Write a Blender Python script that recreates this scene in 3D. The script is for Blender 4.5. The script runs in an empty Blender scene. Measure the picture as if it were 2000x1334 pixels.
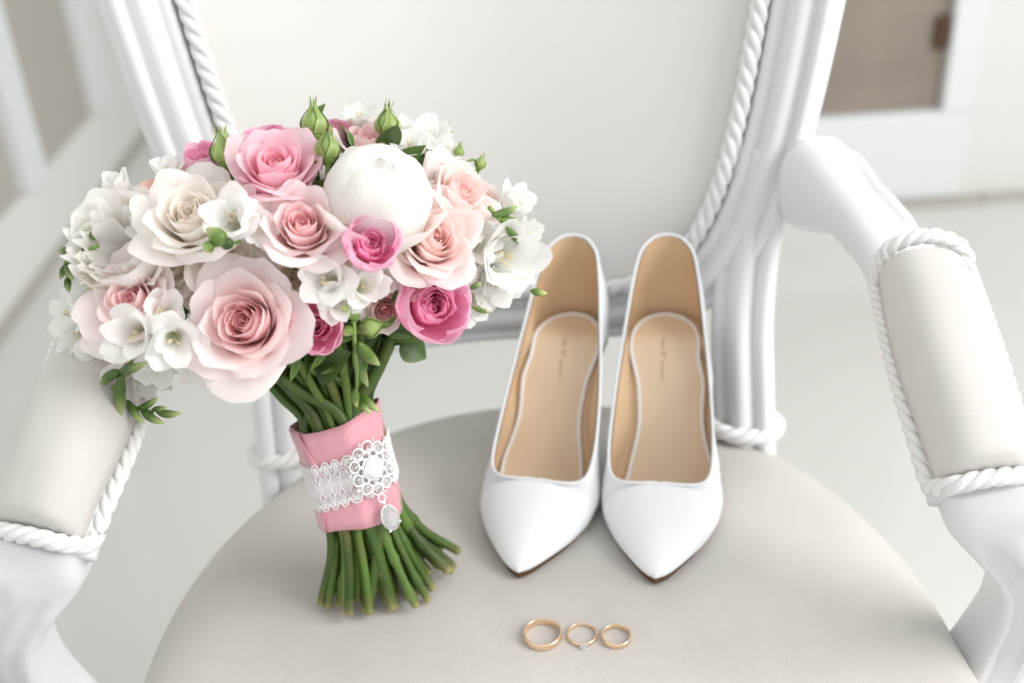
import bpy, math, random
import numpy as np
from math import sin, cos, pi, radians, sqrt, exp, hypot, atan2
from mathutils import Vector, noise as mnoise

# ------------------------------------------------------------------ camera, world, lamps
SC = bpy.context.scene
COL = SC.collection
FOCAL, PITCH, ROLL = 40.0, 30.0, -3.7
FPX = FOCAL / 36 * 2000

def _rot():
    a, r = radians(90 - PITCH), radians(ROLL)
    Rx = np.array([[1, 0, 0], [0, cos(a), -sin(a)], [0, sin(a), cos(a)]])
    Rz = np.array([[cos(r), -sin(r), 0], [sin(r), cos(r), 0], [0, 0, 1]])
    return Rx @ Rz
RC = _rot()
CAMP = np.array([0.0, -0.471, 0.465])

def ray(x, y):
    return RC @ np.array([(x - 1000) / FPX, -(y - 667) / FPX, -1.0])
def at(x, y, depth):
    return CAMP + ray(x, y) * depth
def on_z(x, y, z=0.0):
    d = ray(x, y)
    return CAMP + d * ((z - CAMP[2]) / d[2])

cam_data = bpy.data.cameras.new("camera")
cam = bpy.data.objects.new("camera", cam_data)
COL.objects.link(cam)
cam_data.lens = FOCAL
cam_data.sensor_width = 36
cam_data.clip_start = 0.02
cam_data.clip_end = 60
from mathutils import Matrix
M4 = Matrix([[*RC[0], CAMP[0]], [*RC[1], CAMP[1]], [*RC[2], CAMP[2]], [0, 0, 0, 1]])
cam.matrix_world = M4
cam_data.dof.use_dof = True
cam_data.dof.focus_distance = 0.585
cam_data.dof.aperture_fstop = 4.6
SC.camera = cam

world = bpy.data.worlds.new("World")
SC.world = world
world.use_nodes = True
bg = world.node_tree.nodes["Background"]
bg.inputs[0].default_value = (0.97, 0.985, 1.0, 1)
bg.inputs[1].default_value = 0.84

def area_lamp(name, loc, target, sx, sy, power, color):
    l = bpy.data.lights.new(name, 'AREA')
    l.shape = 'RECTANGLE'
    l.size, l.size_y, l.energy, l.color = sx, sy, power, color
    o = bpy.data.objects.new(name, l)
    COL.objects.link(o)
    o.location = loc
    d = Vector(target) - Vector(loc)
    o.rotation_euler = d.to_track_quat('-Z', 'Y').to_euler()
    return o
area_lamp("window_light", (1.45, -0.42, 1.00), (0.0, 0.1, 0.02), 1.15, 1.15, 28, (1.0, 0.985, 0.965))

SC.view_settings.view_transform = 'Standard'
SC.view_settings.look = 'None'
SC.view_settings.exposure = 0.26
SC.view_settings.gamma = 1.0
SC.cycles.use_denoising = True
SC.cycles.max_bounces = 14
SC.cycles.diffuse_bounces = 9
SC.cycles.transmission_bounces = 12
SC.cycles.transparent_max_bounces = 8

# ------------------------------------------------------------------ helpers
def lin(r, g, b):
    f = lambda c: (c / 255 / 12.92) if c <= 10 else ((c / 255 + 0.055) / 1.055) ** 2.4
    return (f(r), f(g), f(b))
def V(*a):
    return np.array(a, float)
def nrm(v):
    return v / (np.linalg.norm(v) + 1e-12)
def mix(a, b, t):
    return tuple(x * (1 - t) + y * t for x, y in zip(a, b))
def smooth(t):
    t = max(0.0, min(1.0, t))
    return t * t * (3 - 2 * t)

def material(name, color=(0.8, 0.8, 0.8), rough=0.5, spec=0.5, metal=0.0, sheen=0.0, attr=False,
             transl=0.0, bump=None, coat=0.0, vary=0.0, vary_scale=8.0):
    m = bpy.data.materials.new(name)
    m.use_nodes = True
    nt = m.node_tree
    n, L = nt.nodes, nt.links
    p = n["Principled BSDF"]
    p.inputs["Base Color"].default_value = (*color, 1)
    p.inputs["Roughness"].default_value = rough
    p.inputs["Specular IOR Level"].default_value = spec
    p.inputs["Metallic"].default_value = metal
    p.inputs["Sheen Weight"].default_value = sheen
    p.inputs["Coat Weight"].default_value = coat
    src = None
    if attr:
        a = n.new("ShaderNodeAttribute")
        a.attribute_name = "col"
        src = a.outputs["Color"]
    tc = n.new("ShaderNodeTexCoord")
    if vary:
        nz = n.new("ShaderNodeTexNoise")
        nz.inputs["Scale"].default_value = vary_scale
        nz.inputs["Detail"].default_value = 4
        L.new(tc.outputs["Object"], nz.inputs["Vector"])
        mr = n.new("ShaderNodeMapRange")
        mr.inputs[1].default_value, mr.inputs[2].default_value = 0.3, 0.7
        mr.inputs[3].default_value, mr.inputs[4].default_value = 1 - vary, 1 + vary * 0.5
        L.new(nz.outputs["Fac"], mr.inputs[0])
        mx = n.new("ShaderNodeMix")
        mx.data_type = 'RGBA'
        mx.blend_type = 'MULTIPLY'
        mx.inputs[0].default_value = 1
        if src is not None:
            L.new(src, mx.inputs[6])
        else:
            mx.inputs[6].default_value = (*color, 1)
        L.new(mr.outputs[0], mx.inputs[7])
        src = mx.outputs[2]
    if src is not None:
        L.new(src, p.inputs["Base Color"])
    if bump:
        scale, strength, dist = bump
        b = n.new("ShaderNodeBump")
        b.inputs["Strength"].default_value = strength
        b.inputs["Distance"].default_value = dist
        nz = n.new("ShaderNodeTexNoise")
        nz.inputs["Scale"].default_value = scale
        nz.inputs["Detail"].default_value = 5
        L.new(tc.outputs["Object"], nz.inputs["Vector"])
        L.new(nz.outputs["Fac"], b.inputs["Height"])
        L.new(b.outputs[0], p.inputs["Normal"])
    if transl:
        t = n.new("ShaderNodeBsdfTranslucent")
        if src is not None:
            L.new(src, t.inputs["Color"])
        else:
            t.inputs["Color"].default_value = (*color, 1)
        ms = n.new("ShaderNodeMixShader")
        ms.inputs[0].default_value = transl
        L.new(p.outputs[0], ms.inputs[1])
        L.new(t.outputs[0], ms.inputs[2])
        L.new(ms.outputs[0], n["Material Output"].inputs[0])
    return m

MAT = dict(
    paint=material("white_satin_paint", (0.715, 0.722, 0.73), 0.42, 0.45, bump=(90, 0.08, 0.002)),
    velvet=material("greige_velvet", lin(197, 193, 188), 0.9, 0.15, sheen=0.25, bump=(700, 0.45, 0.0006), vary=0.10, vary_scale=11),
    pad_velvet=material("pale_pad_velvet", lin(206, 202, 198), 0.9, 0.15, sheen=0.25, bump=(1200, 0.4, 0.0005), vary=0.04, vary_scale=12),
    back_velvet=material("pale_back_velvet", lin(220, 218, 215), 0.9, 0.15, sheen=0.25, bump=(900, 0.3, 0.0006), vary=0.03, vary_scale=6),
    rope=material("white_cord", (0.78, 0.775, 0.765), 0.65, 0.25, bump=(700, 0.5, 0.0008)),
    petal=material("petal", rough=0.55, spec=0.22, attr=True, transl=0.46, bump=(220, 0.18, 0.001)),
    green=material("green_plant", rough=0.42, spec=0.45, attr=True, transl=0.06, bump=(160, 0.25, 0.001), vary=0.18, vary_scale=60),
    satin=material("pink_satin", lin(216, 156, 166), 0.55, 0.25, sheen=0.4, bump=(70, 0.3, 0.003), vary=0.08, vary_scale=30),
    lace=material("white_lace", (0.82, 0.80, 0.80), 0.8, 0.2),
    filigree=material("white_metal_filigree", (0.82, 0.82, 0.80), 0.28, 0.6, metal=0.35),
    silver=material("silver", (0.86, 0.86, 0.86), 0.18, 0.5, metal=1.0),
    leather=material("white_leather", (0.80, 0.815, 0.83), 0.36, 0.42, bump=(420, 0.10, 0.0005)),
    lining=material("tan_lining", lin(216, 188, 154), 0.55, 0.3, bump=(300, 0.15, 0.0005), vary=0.05, vary_scale=25),
    insole=material("tan_insole", lin(220, 198, 170), 0.42, 0.4, bump=(300, 0.10, 0.0005), vary=0.05, vary_scale=25),
    print=material("brown_print", lin(184, 150, 118), 0.6, 0.3),
    sole=material("brown_sole", lin(92, 66, 48), 0.6, 0.3),
    gold=material("rose_gold", lin(248, 218, 184), 0.2, 0.5, metal=1.0, bump=(400, 0.03, 0.0003)),
    floor=material("pale_gloss_floor", lin(210, 210, 206), 0.14, 0.45, vary=0.03, vary_scale=2.0),
    wall=material("white_wall", lin(226, 226, 222), 0.6, 0.3),
    taupe=material("taupe_cloth", lin(150, 140, 130), 0.8, 0.2, vary=0.12, vary_scale=6),
    greige=material("greige_panel", lin(182, 177, 168), 0.6, 0.3),
    brown=material("brown_wood", lin(86, 62, 46), 0.6, 0.3),
    door=material("white_door_paint", (0.77, 0.79, 0.79), 0.45, 0.4),
)
def glass_material(name, color, rough=0.02):
    m = bpy.data.materials.new(name)
    m.use_nodes = True
    p = m.node_tree.nodes["Principled BSDF"]
    p.inputs["Base Color"].default_value = (*color, 1)
    p.inputs["Roughness"].default_value = rough
    p.inputs["Transmission Weight"].default_value = 0.65
    p.inputs["IOR"].default_value = 1.7
    return m
def add_veins(m):
    nt = m.node_tree
    n, L = nt.nodes, nt.links
    at_ = n.new("ShaderNodeAttribute"); at_.attribute_name = "petal_uv"
    mp = n.new("ShaderNodeMapping"); mp.inputs["Scale"].default_value = (17, 1.3, 1)
    L.new(at_.outputs["Vector"], mp.inputs["Vector"])
    nz = n.new("ShaderNodeTexNoise"); nz.inputs["Scale"].default_value = 1.0; nz.inputs["Detail"].default_value = 3
    L.new(mp.outputs[0], nz.inputs["Vector"])
    bp_ = [x for x in n if x.type == 'BUMP'][0]
    b2 = n.new("ShaderNodeBump"); b2.inputs["Strength"].default_value = 0.13; b2.inputs["Distance"].default_value = 0.0012
    L.new(nz.outputs["Fac"], b2.inputs["Height"]); L.new(bp_.outputs[0], b2.inputs["Normal"])
    p = n["Principled BSDF"]
    L.new(b2.outputs[0], p.inputs["Normal"])
    tr = [x for x in n if x.type == 'BSDF_TRANSLUCENT'][0]
    mr = n.new("ShaderNodeMapRange"); mr.inputs[1].default_value, mr.inputs[2].default_value = 0.3, 0.7
    mr.inputs[3].default_value, mr.inputs[4].default_value = 0.95, 1.01
    L.new(nz.outputs["Fac"], mr.inputs[0])
    src = p.inputs["Base Color"].links[0].from_socket
    mx = n.new("ShaderNodeMix"); mx.data_type = 'RGBA'; mx.blend_type = 'MULTIPLY'; mx.inputs[0].default_value = 1
    L.new(src, mx.inputs[6]); L.new(mr.outputs[0], mx.inputs[7])
    L.new(mx.outputs[2], p.inputs["Base Color"]); L.new(mx.outputs[2], tr.inputs["Color"])
add_veins(MAT['petal'])
MAT['crystal'] = glass_material("crystal", (0.96, 0.97, 0.98))

ORG = {}
def link(o, parent=None):
    COL.objects.link(o)
    if parent is not None:
        o.parent = parent
        ORG[o.name] = ORG[parent.name]
    return o
def thing(name, loc, label, cat, group=None):
    o = bpy.data.objects.new(name, None)
    o.empty_display_size = 0.03
    o.location = tuple(loc)
    link(o)
    ORG[o.name] = V(*loc)
    o["label"], o["category"] = label, cat
    if group:
        o["group"] = group
    return o
def mesh(name, verts, faces, mat, parent=None, cols=None, flat=False, kind=None, label=None):
    """verts in world space; stored relative to the thing's base"""
    org = ORG[parent.name] if parent is not None else V(0, 0, 0)
    v = np.asarray(verts, float).reshape(-1, 3) - org
    me = bpy.data.meshes.new(name)
    me.from_pydata([tuple(x) for x in v], [], [tuple(f) for f in faces])
    me.materials.append(MAT[mat] if isinstance(mat, str) else mat)
    if not flat:
        me.polygons.foreach_set("use_smooth", [True] * len(me.polygons))
    if cols is not None:
        ca = me.color_attributes.new("col", 'FLOAT_COLOR', 'POINT')
        cols = np.asarray(cols, np.float32)
        c = np.ones((len(v), 4), np.float32)
        c[:, :3] = cols[:, :3]
        ca.data.foreach_set("color", c.ravel())
        if cols.shape[1] == 5:
            pa = me.attributes.new("petal_uv", 'FLOAT_VECTOR', 'POINT')
            q = np.zeros((len(v), 3), np.float32)
            q[:, :2] = cols[:, 3:]
            pa.data.foreach_set("vector", q.ravel())
    me.update()
    o = bpy.data.objects.new(name, me)
    if parent is None:
        ORG[o.name] = V(0, 0, 0)
    link(o, parent)
    if kind:
        o["kind"] = kind
    if label:
        o["label"] = label
    return o

class Acc:
    """collects pieces into one mesh"""
    def __init__(s):
        s.v, s.f, s.c, s.n = [], [], [], 0
    def add(s, verts, faces, cols=None):
        verts = np.asarray(verts, float).reshape(-1, 3)
        s.v.append(verts)
        s.f += [tuple(i + s.n for i in f) for f in faces]
        if cols is not None:
            cols = np.asarray(cols, float)
            if cols.ndim == 1:
                cols = np.tile(cols, (len(verts), 1))
            if cols.shape[1] == 3:
                cols = np.hstack([cols, np.zeros((len(cols), 2))])
            s.c.append(cols)
        s.n += len(verts)
        return s
    def build(s, name, mat, parent=None, **k):
        return mesh(name, np.vstack(s.v), s.f, mat, parent, cols=np.vstack(s.c) if s.c else None, **k)

def grid_faces(nr, nc, wrap=False):
    f = []
    for i in range(nr - 1):
        for j in range(nc - 1 + (1 if wrap else 0)):
            k = (j + 1) % nc
            f.append((i * nc + j, i * nc + k, (i + 1) * nc + k, (i + 1) * nc + j))
    return f

def spline(pts, n):
    """Catmull-Rom resample, uniform in chord length"""
    P = np.asarray(pts, float)
    if len(P) == 2:
        t = np.linspace(0, 1, n)[:, None]
        return P[0] * (1 - t) + P[1] * t
    P = np.vstack([2 * P[0] - P[1], P, 2 * P[-1] - P[-2]])
    out = []
    m = 24
    for i in range(1, len(P) - 2):
        p0, p1, p2, p3 = P[i - 1:i + 3]
        for k in range(m):
            t = k / m
            out.append(0.5 * ((2 * p1) + (p2 - p0) * t + (2 * p0 - 5 * p1 + 4 * p2 - p3) * t * t + (3 * p1 - p0 - 3 * p2 + p3) * t ** 3))
    out.append(P[-2])
    return resample(np.array(out), n)
def resample(Q, n, closed=False):
    if closed:
        Q = np.vstack([Q, Q[:1]])
    d = np.r_[0, np.cumsum(np.linalg.norm(np.diff(Q, axis=0), axis=1))]
    t = np.linspace(0, d[-1], n + (1 if closed else 0))
    R = np.stack([np.interp(t, d, Q[:, k]) for k in range(Q.shape[1])], 1)
    return R[:-1] if closed else R

def frames(path, up=(0, 0, 1), closed=False):
    P = np.asarray(path, float)
    if closed:
        T = np.roll(P, -1, 0) - np.roll(P, 1, 0)
    else:
        T = np.gradient(P, axis=0)
    T = T / (np.linalg.norm(T, axis=1)[:, None] + 1e-12)
    up = np.asarray(up, float)
    U = np.tile(up, (len(P), 1)) if up.ndim == 1 else up
    S = np.cross(T, U)
    S = S / (np.linalg.norm(S, axis=1)[:, None] + 1e-12)
    N = np.cross(S, T)
    return T, S, N
def pt_frames(path):
    """parallel transport frames"""
    P = np.asarray(path, float)
    T = np.gradient(P, axis=0)
    T = T / (np.linalg.norm(T, axis=1)[:, None] + 1e-12)
    a = V(0, 0, 1) if abs(T[0][2]) < 0.8 else V(1, 0, 0)
    s = nrm(np.cross(T[0], a))
    S = [s]
    for i in range(1, len(P)):
        s = S[-1] - T[i] * np.dot(S[-1], T[i])
        S.append(nrm(s))
    S = np.array(S)
    return T, S, np.cross(S, T)

def tube(path, rad, n=8, caps=True):
    P = np.asarray(path, float)
    r = np.broadcast_to(np.asarray(rad, float), (len(P),))
    T, S, N = pt_frames(P)
    a = np.linspace(0, 2 * pi, n, endpoint=False)
    v = (P[:, None, :] + r[:, None, None] * (np.cos(a)[None, :, None] * S[:, None, :] + np.sin(a)[None, :, None] * N[:, None, :])).reshape(-1, 3)
    f = grid_faces(len(P), n, True)
    if caps:
        f.append(tuple(range(n))[::-1])
        f.append(tuple((len(P) - 1) * n + i for i in range(n)))
    return v, f
def closed_tube(path, rad, n=6):
    P = np.asarray(path, float)
    T, S, N = frames(P, (0.13, 0.21, 0.97), True)
    a = np.linspace(0, 2 * pi, n, endpoint=False)
    v = (P[:, None, :] + rad * (np.cos(a)[None, :, None] * S[:, None, :] + np.sin(a)[None, :, None] * N[:, None, :])).reshape(-1, 3)
    m = len(P)
    f = []
    for i in range(m):
        for j in range(n):
            f.append((i * n + j, i * n + (j + 1) % n, ((i + 1) % m) * n + (j + 1) % n, ((i + 1) % m) * n + j))
    return v, f
def sweep(path, prof, up, closed_prof=True, caps=True):
    """prof: list (per path point or one) of (side, normal) offsets"""
    P = np.asarray(path, float)
    T, S, N = frames(P, up)
    prof = np.asarray(prof, float)
    if prof.ndim == 2:
        prof = np.tile(prof, (len(P), 1, 1))
    v = P[:, None, :] + prof[:, :, :1] * S[:, None, :] + prof[:, :, 1:] * N[:, None, :]
    m = prof.shape[1]
    f = grid_faces(len(P), m, closed_prof)
    if caps and closed_prof:
        f.append(tuple(range(m))[::-1])
        f.append(tuple((len(P) - 1) * m + i for i in range(m)))
    return v.reshape(-1, 3), f
def rope_mesh(path, R=0.0066, pitch=0.036, closed=False, strands=3):
    P = np.asarray(path, float)
    length = np.linalg.norm(np.diff(P, axis=0), axis=1).sum()
    n = max(40, int(length / pitch * 22))
    P = resample(P, n, closed)
    d = np.r_[0, np.cumsum(np.linalg.norm(np.diff(P, axis=0), axis=1))]
    if closed:
        turns = round(length / pitch)
        ph0 = 2 * pi * turns * np.arange(n) / n
        T, S, N = frames(P, (0.02, 0.03, 1.0), True)
    else:
        ph0 = 2 * pi * d / pitch
        T, S, N = pt_frames(P)
    rs = R * 0.56
    ro = R * 0.5
    A = Acc()
    for k in range(strands):
        ph = ph0 + 2 * pi * k / strands + 0.35 * np.array([mnoise.noise((x_ * 60, 0.7, k * 0.2)) for x_ in d])
        Q = P + ro * (np.cos(ph)[:, None] * S + np.sin(ph)[:, None] * N)
        if closed:
            A.add(*closed_tube(Q, rs, 8))
        else:
            A.add(*tube(Q, rs, 8))
    return A
def box(A, x0, x1, y0, y1, z0, z1):
    v = [(x, y, z) for x in (x0, x1) for y in (y0, y1) for z in (z0, z1)]
    f = [(0, 1, 3, 2), (4, 6, 7, 5), (0, 4, 5, 1), (2, 3, 7, 6), (0, 2, 6, 4), (1, 5, 7, 3)]
    A.add(v, f)
    return A
def weld(o, d=0.0003):
    import bmesh
    bm = bmesh.new()
    bm.from_mesh(o.data)
    bmesh.ops.remove_doubles(bm, verts=bm.verts, dist=d)
    bmesh.ops.recalc_face_normals(bm, faces=bm.faces)
    bm.to_mesh(o.data)
    bm.free()
    return o
def bevel(o, w, seg=2):
    m = o.modifiers.new("bevel", 'BEVEL')
    m.width, m.segments, m.limit_method = w, seg, 'ANGLE'
    return o

# ------------------------------------------------------------------ setting: floor, walls
FZ = -0.47
def structure(o):
    o["kind"] = "structure"
    return o
structure(mesh("floor", [(-4, -3, FZ), (5, -3, FZ), (5, 6, FZ), (-4, 6, FZ)], [(0, 1, 2, 3)], 'floor'))
A = Acc(); box(A, -0.96, -0.924, -1.2, 2.72, FZ - 0.01, 2.4)
structure(A.build("wall_left", 'wall', flat=True))
A = Acc(); box(A, -0.96, 0.30, 2.72, 2.76, FZ - 0.01, 2.4)
structure(A.build("wall_rear", 'wall', flat=True))
A = Acc(); box(A, 0.905, 2.6, 1.60, 1.66, FZ - 0.01, 2.4)
structure(A.build("wall_back", 'wall', flat=True))

# white glazed door on the right, taupe room behind its pane
t = thing("glazed_door", (0.6, 1.61, FZ), "white framed glazed door with dark taupe pane behind the chair's right arm", "door")
def boxpart(name, mat, parent, *b, bev=0.004):
    A = Acc(); box(A, *b)
    return bevel(A.build(name, mat, parent, flat=True), bev)
boxpart("bottom_rail", 'door', t, 0.26, 0.90, 1.585, 1.625, FZ + 0.012, -0.283)
boxpart("stile", 'door', t, 0.842, 0.90, 1.5845, 1.6255, -0.2825, 1.6)
boxpart("stile", 'door', t, 0.26, 0.32, 1.5845, 1.6255, -0.2825, 1.6)
boxpart("top_rail", 'door', t, 0.26, 0.90, 1.5845, 1.6255, 1.6, 1.75)
boxpart("pane", 'taupe', t, 0.321, 0.841, 1.612, 1.618, -0.2822, 1.599, bev=0.0005)
boxpart("hinge", 'brown', t, 0.815, 0.8405, 1.598, 1.6115, -0.165, -0.105)
boxpart("threshold", 'greige', t, 0.22, 0.94, 1.56, 1.60, FZ - 0.002, FZ + 0.010)
A = Acc(); box(A, 0.942, 2.6, 1.572, 1.599, FZ - 0.002, FZ + 0.012)
structure(bevel(A.build("skirting_strip", 'greige', flat=True), 0.002))

# panelled white cabinet doors on the left wall
t = thing("panelled_screen", (-0.92, 1.8, FZ), "white panelled screen with greige panels standing along the left wall", "screen")
boxpart("base_board", 'wall', t, -0.9235, -0.893, 0.9, 2.60, FZ + 0.001, -0.318)
for y0, y1 in ((2.02, 2.13), (1.56, 1.655), (1.08, 1.18)):
    boxpart("post", 'door', t, -0.9234, -0.884, y0, y1, -0.3175, 1.6)
for y0, y1 in ((1.656, 2.019), (1.181, 1.559)):
    boxpart("panel", 'greige', t, -0.9232, -0.910, y0, y1, -0.3172, 1.6, bev=0.001)
boxpart("shadow_strip", 'greige', t, -0.892, -0.882, 0.9, 2.60, FZ + 0.001, FZ + 0.018, bev=0.002)  # greige strip stands in for the brownish shadow line along the base board

# ------------------------------------------------------------------ armchair
CX = 0.008           # seat centre
BX = -0.008          # back centre
chair = thing("armchair", (0, 0.02, FZ), "white carved armchair upholstered in pale greige velvet with twisted cord trim", "armchair")

# seat cushion
def seat_half(y):
    if y >= 0:
        return 0.238 * max(0.0, 1 - (y / 0.272) ** 2.1) ** (1 / 2.1)
    return 0.238 * (1 + 0.10 * smooth(-y / 0.2)) * max(0.0, 1 - max(0, (-y - 0.16) / 0.10) ** 3) ** (1 / 3) if y > -0.26 else 0.0
ol = []
nang = 120
for k in range(nang):
    a = 2 * pi * k / nang
    # radial search of plan outline from (0,0)
    lo, hi = 0.0, 0.5
    for _ in range(40):
        md = (lo + hi) / 2
        x, y = md * cos(a), md * sin(a)
        if -0.26 < y < 0.272 and abs(x) < seat_half(y):
            lo = md
        else:
            hi = md
    ol.append((lo * cos(a), lo * sin(a)))
ol = np.array(ol)
rings = [(0.0, 0.0), (0.25, 0.0), (0.5, -0.0004), (0.7, -0.0012), (0.82, -0.003), (0.89, -0.0065), (0.94, -0.012), (0.975, -0.020), (0.995, -0.030), (1.0, -0.042), (0.99, -0.056), (0.96, -0.064)]
v, f = [], []
for s, z in rings[1:]:
    for x, y in ol:
        wob = 0.0004 * mnoise.noise((x * s * 14, y * s * 14, 0.3))
        v.append((CX + x * s, y * s, z + (wob if s < 0.8 else 0)))
f = grid_faces(len(rings) - 1, nang, True)
v.append((CX, 0, 0.0))
ci = len(v) - 1
f += [(ci, (j + 1) % nang, j) for j in range(nang)]
seat = mesh("seat_cushion", v, f, 'velvet', chair)
# apron rail under the cushion, seat cord
pr = [(0.93, -0.060), (0.965, -0.062), (0.972, -0.075), (0.955, -0.085), (0.962, -0.10), (0.945, -0.118), (0.90, -0.122)]
v = [(CX + x * s, y * s, z) for s, z in pr for x, y in ol]
mesh("seat_rail", v, grid_faces(len(pr), nang, True), 'paint', chair)
# legs
for lx, ly in ((-0.185, -0.17), (0.20, -0.17), (-0.14, 0.185), (0.156, 0.185)):
    P = spline([(lx, ly, -0.10), (lx * 1.02, ly, -0.2), (lx * 1.04, ly * 1.02, -0.33), (lx * 1.02, ly * 1.02, FZ + 0.002)], 24)
    r = np.interp(np.linspace(0, 1, 24), [0, 0.12, 0.18, 0.24, 0.9, 0.95, 1], [0.024, 0.026, 0.017, 0.022, 0.012, 0.015, 0.012])
    mesh("leg", *tube(P, r, 16), 'paint', chair)

# back
def back_pt(x, z, out=0.0):
    xx = (x - BX) / 0.19
    y = 0.198 + 0.2 * z + 0.06 * (1 - xx * xx)
    n = nrm(V(0.10 * (x - BX) / 0.036 * 0.19, -1, 0.2))
    n = nrm(V(-2 * 0.06 * xx / 0.19, -1, 0.2))
    return V(x, y, z) + n * out
OA, OB, OZ, ON = 0.180, 0.290, 0.365, 4.8
def oval(a, grow=0.0):
    c, s = cos(a), sin(a)
    zz = OZ + (OB + grow) * math.copysign(abs(s) ** (2 / ON), s)
    taper = 1 + 0.22 * max(-1.0, min(0.45, (zz - 0.22) / 0.27))
    return (BX + (OA + grow) * taper * math.copysign(abs(c) ** (2 / ON), c), zz)
# resample inner oval evenly
Q = np.array([oval(2 * pi * k / 720) for k in range(720)])
Q = resample(Q, 240, True)
Tq = np.roll(Q, -1, 0) - np.roll(Q, 1, 0)
Tq /= np.linalg.norm(Tq, axis=1)[:, None]
Nq = np.stack([Tq[:, 1], -Tq[:, 0]], 1)      # outward
# moulding profile: (distance outward, height toward the viewer)
PROF = [(-0.004, -0.012), (-0.003, 0.004), (0.001, 0.0085), (0.006, 0.0095), (0.0095, 0.0075), (0.0115, 0.0055), (0.014, 0.0075), (0.019, 0.0125), (0.024, 0.0135), (0.029, 0.0115), (0.0325, 0.006), (0.0345, 0.0045), (0.0365, 0.0065), (0.040, 0.0095), (0.0435, 0.0095), (0.0465, 0.006), (0.048, -0.002), (0.047, -0.014), (0.040, -0.022), (0.005, -0.022)]
v = []
for q, nq in zip(Q, Nq):
    for w, h in PROF:
        x, z = q + nq * w * 0.68
        v.append(back_pt(x, z, h if h < 0 else 0.001 + h * 0.85))
npf = len(PROF)
ff = []
m = len(Q)
for i in range(m):
    for j in range(npf):
        ff.append((i * npf + j, i * npf + (j + 1) % npf, ((i + 1) % m) * npf + (j + 1) % npf, ((i + 1) % m) * npf + j))
frame = mesh("back_frame", v, ff, 'paint', chair)
# upholstered panel
v, nr = [], 14
for i in range(nr):
    s = (i + 1) / nr
    for q in Q[::2]:
        x, z = BX + (q[0] - BX) * s, OZ + (q[1] - OZ) * s
        v.append(back_pt(x, z, 0.003 + 0.013 * (1 - s ** 3)))
k = len(Q[::2])
f = grid_faces(nr, k, True)
v.append(back_pt(BX, OZ, 0.016))
f += [(len(v) - 1, (j + 1) % k, j) for j in range(k)]
pan = mesh("back_panel", v, f, 'back_velvet', chair)
rp = np.array([back_pt(*(q - n_ * 0.006), 0.0105) for q, n_ in zip(Q, Nq)])
rope_mesh(rp, 0.0060, 0.034, True).build("cord_trim", 'rope', pan)
# rear posts flowing from the oval down to the seat
for sx in (-1, 1):
    xs = [(0.179, 0.190), (0.1725, 0.150), (0.1660, 0.110), (0.1620, 0.07), (0.1610, 0.03), (0.1615, -0.012), (0.162, -0.06)]
    P = spline([back_pt(BX * 0.3 + sx * (x - 0.001), z, -0.004) - V(0, dy_, 0) for (x, z), dy_ in zip(xs, (0, 0, 0.004, 0.012, 0.021, 0.025, 0.025))], 60)
    prof = np.array([(-0.021, 0.001), (-0.0195, 0.006), (-0.015, 0.0085), (-0.0105, 0.0055), (-0.0075, 0.0105), (-0.002, 0.0145), (0.0035, 0.0135), (0.007, 0.0085), (0.0085, 0.0062), (0.011, 0.0095), (0.0155, 0.0115), (0.0195, 0.009), (0.0215, 0.003), (0.021, -0.012), (0.013, -0.022), (-0.013, -0.022), (-0.020, -0.012)])
    if sx < 0:
        prof = prof[::-1] * np.array([-1, 1])
    # frame up vector = toward the viewer
    ups = np.tile(V(sx * -0.35, -1, 0.2), (len(P), 1))
    prof = prof * np.array([-1, 1])
    vv, fv = sweep(P, prof, ups)
    post = mesh("rear_post", vv, fv, 'paint', chair)
    bx, by = P[np.argmin(abs(P[:, 2] - 0.003))][:2]
    a = np.linspace(-0.35 * pi, 1.35 * pi, 60) + pi
    rp = np.stack([bx + 0.0245 * np.cos(a), by + 0.018 * np.sin(a) + 0.002, 0 * a + 0.002 - 0.003 * np.cos(a) * sx], 1)
    rope_mesh(rp, 0.0058, 0.030).build("cord_wrap", 'rope', post)

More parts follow.
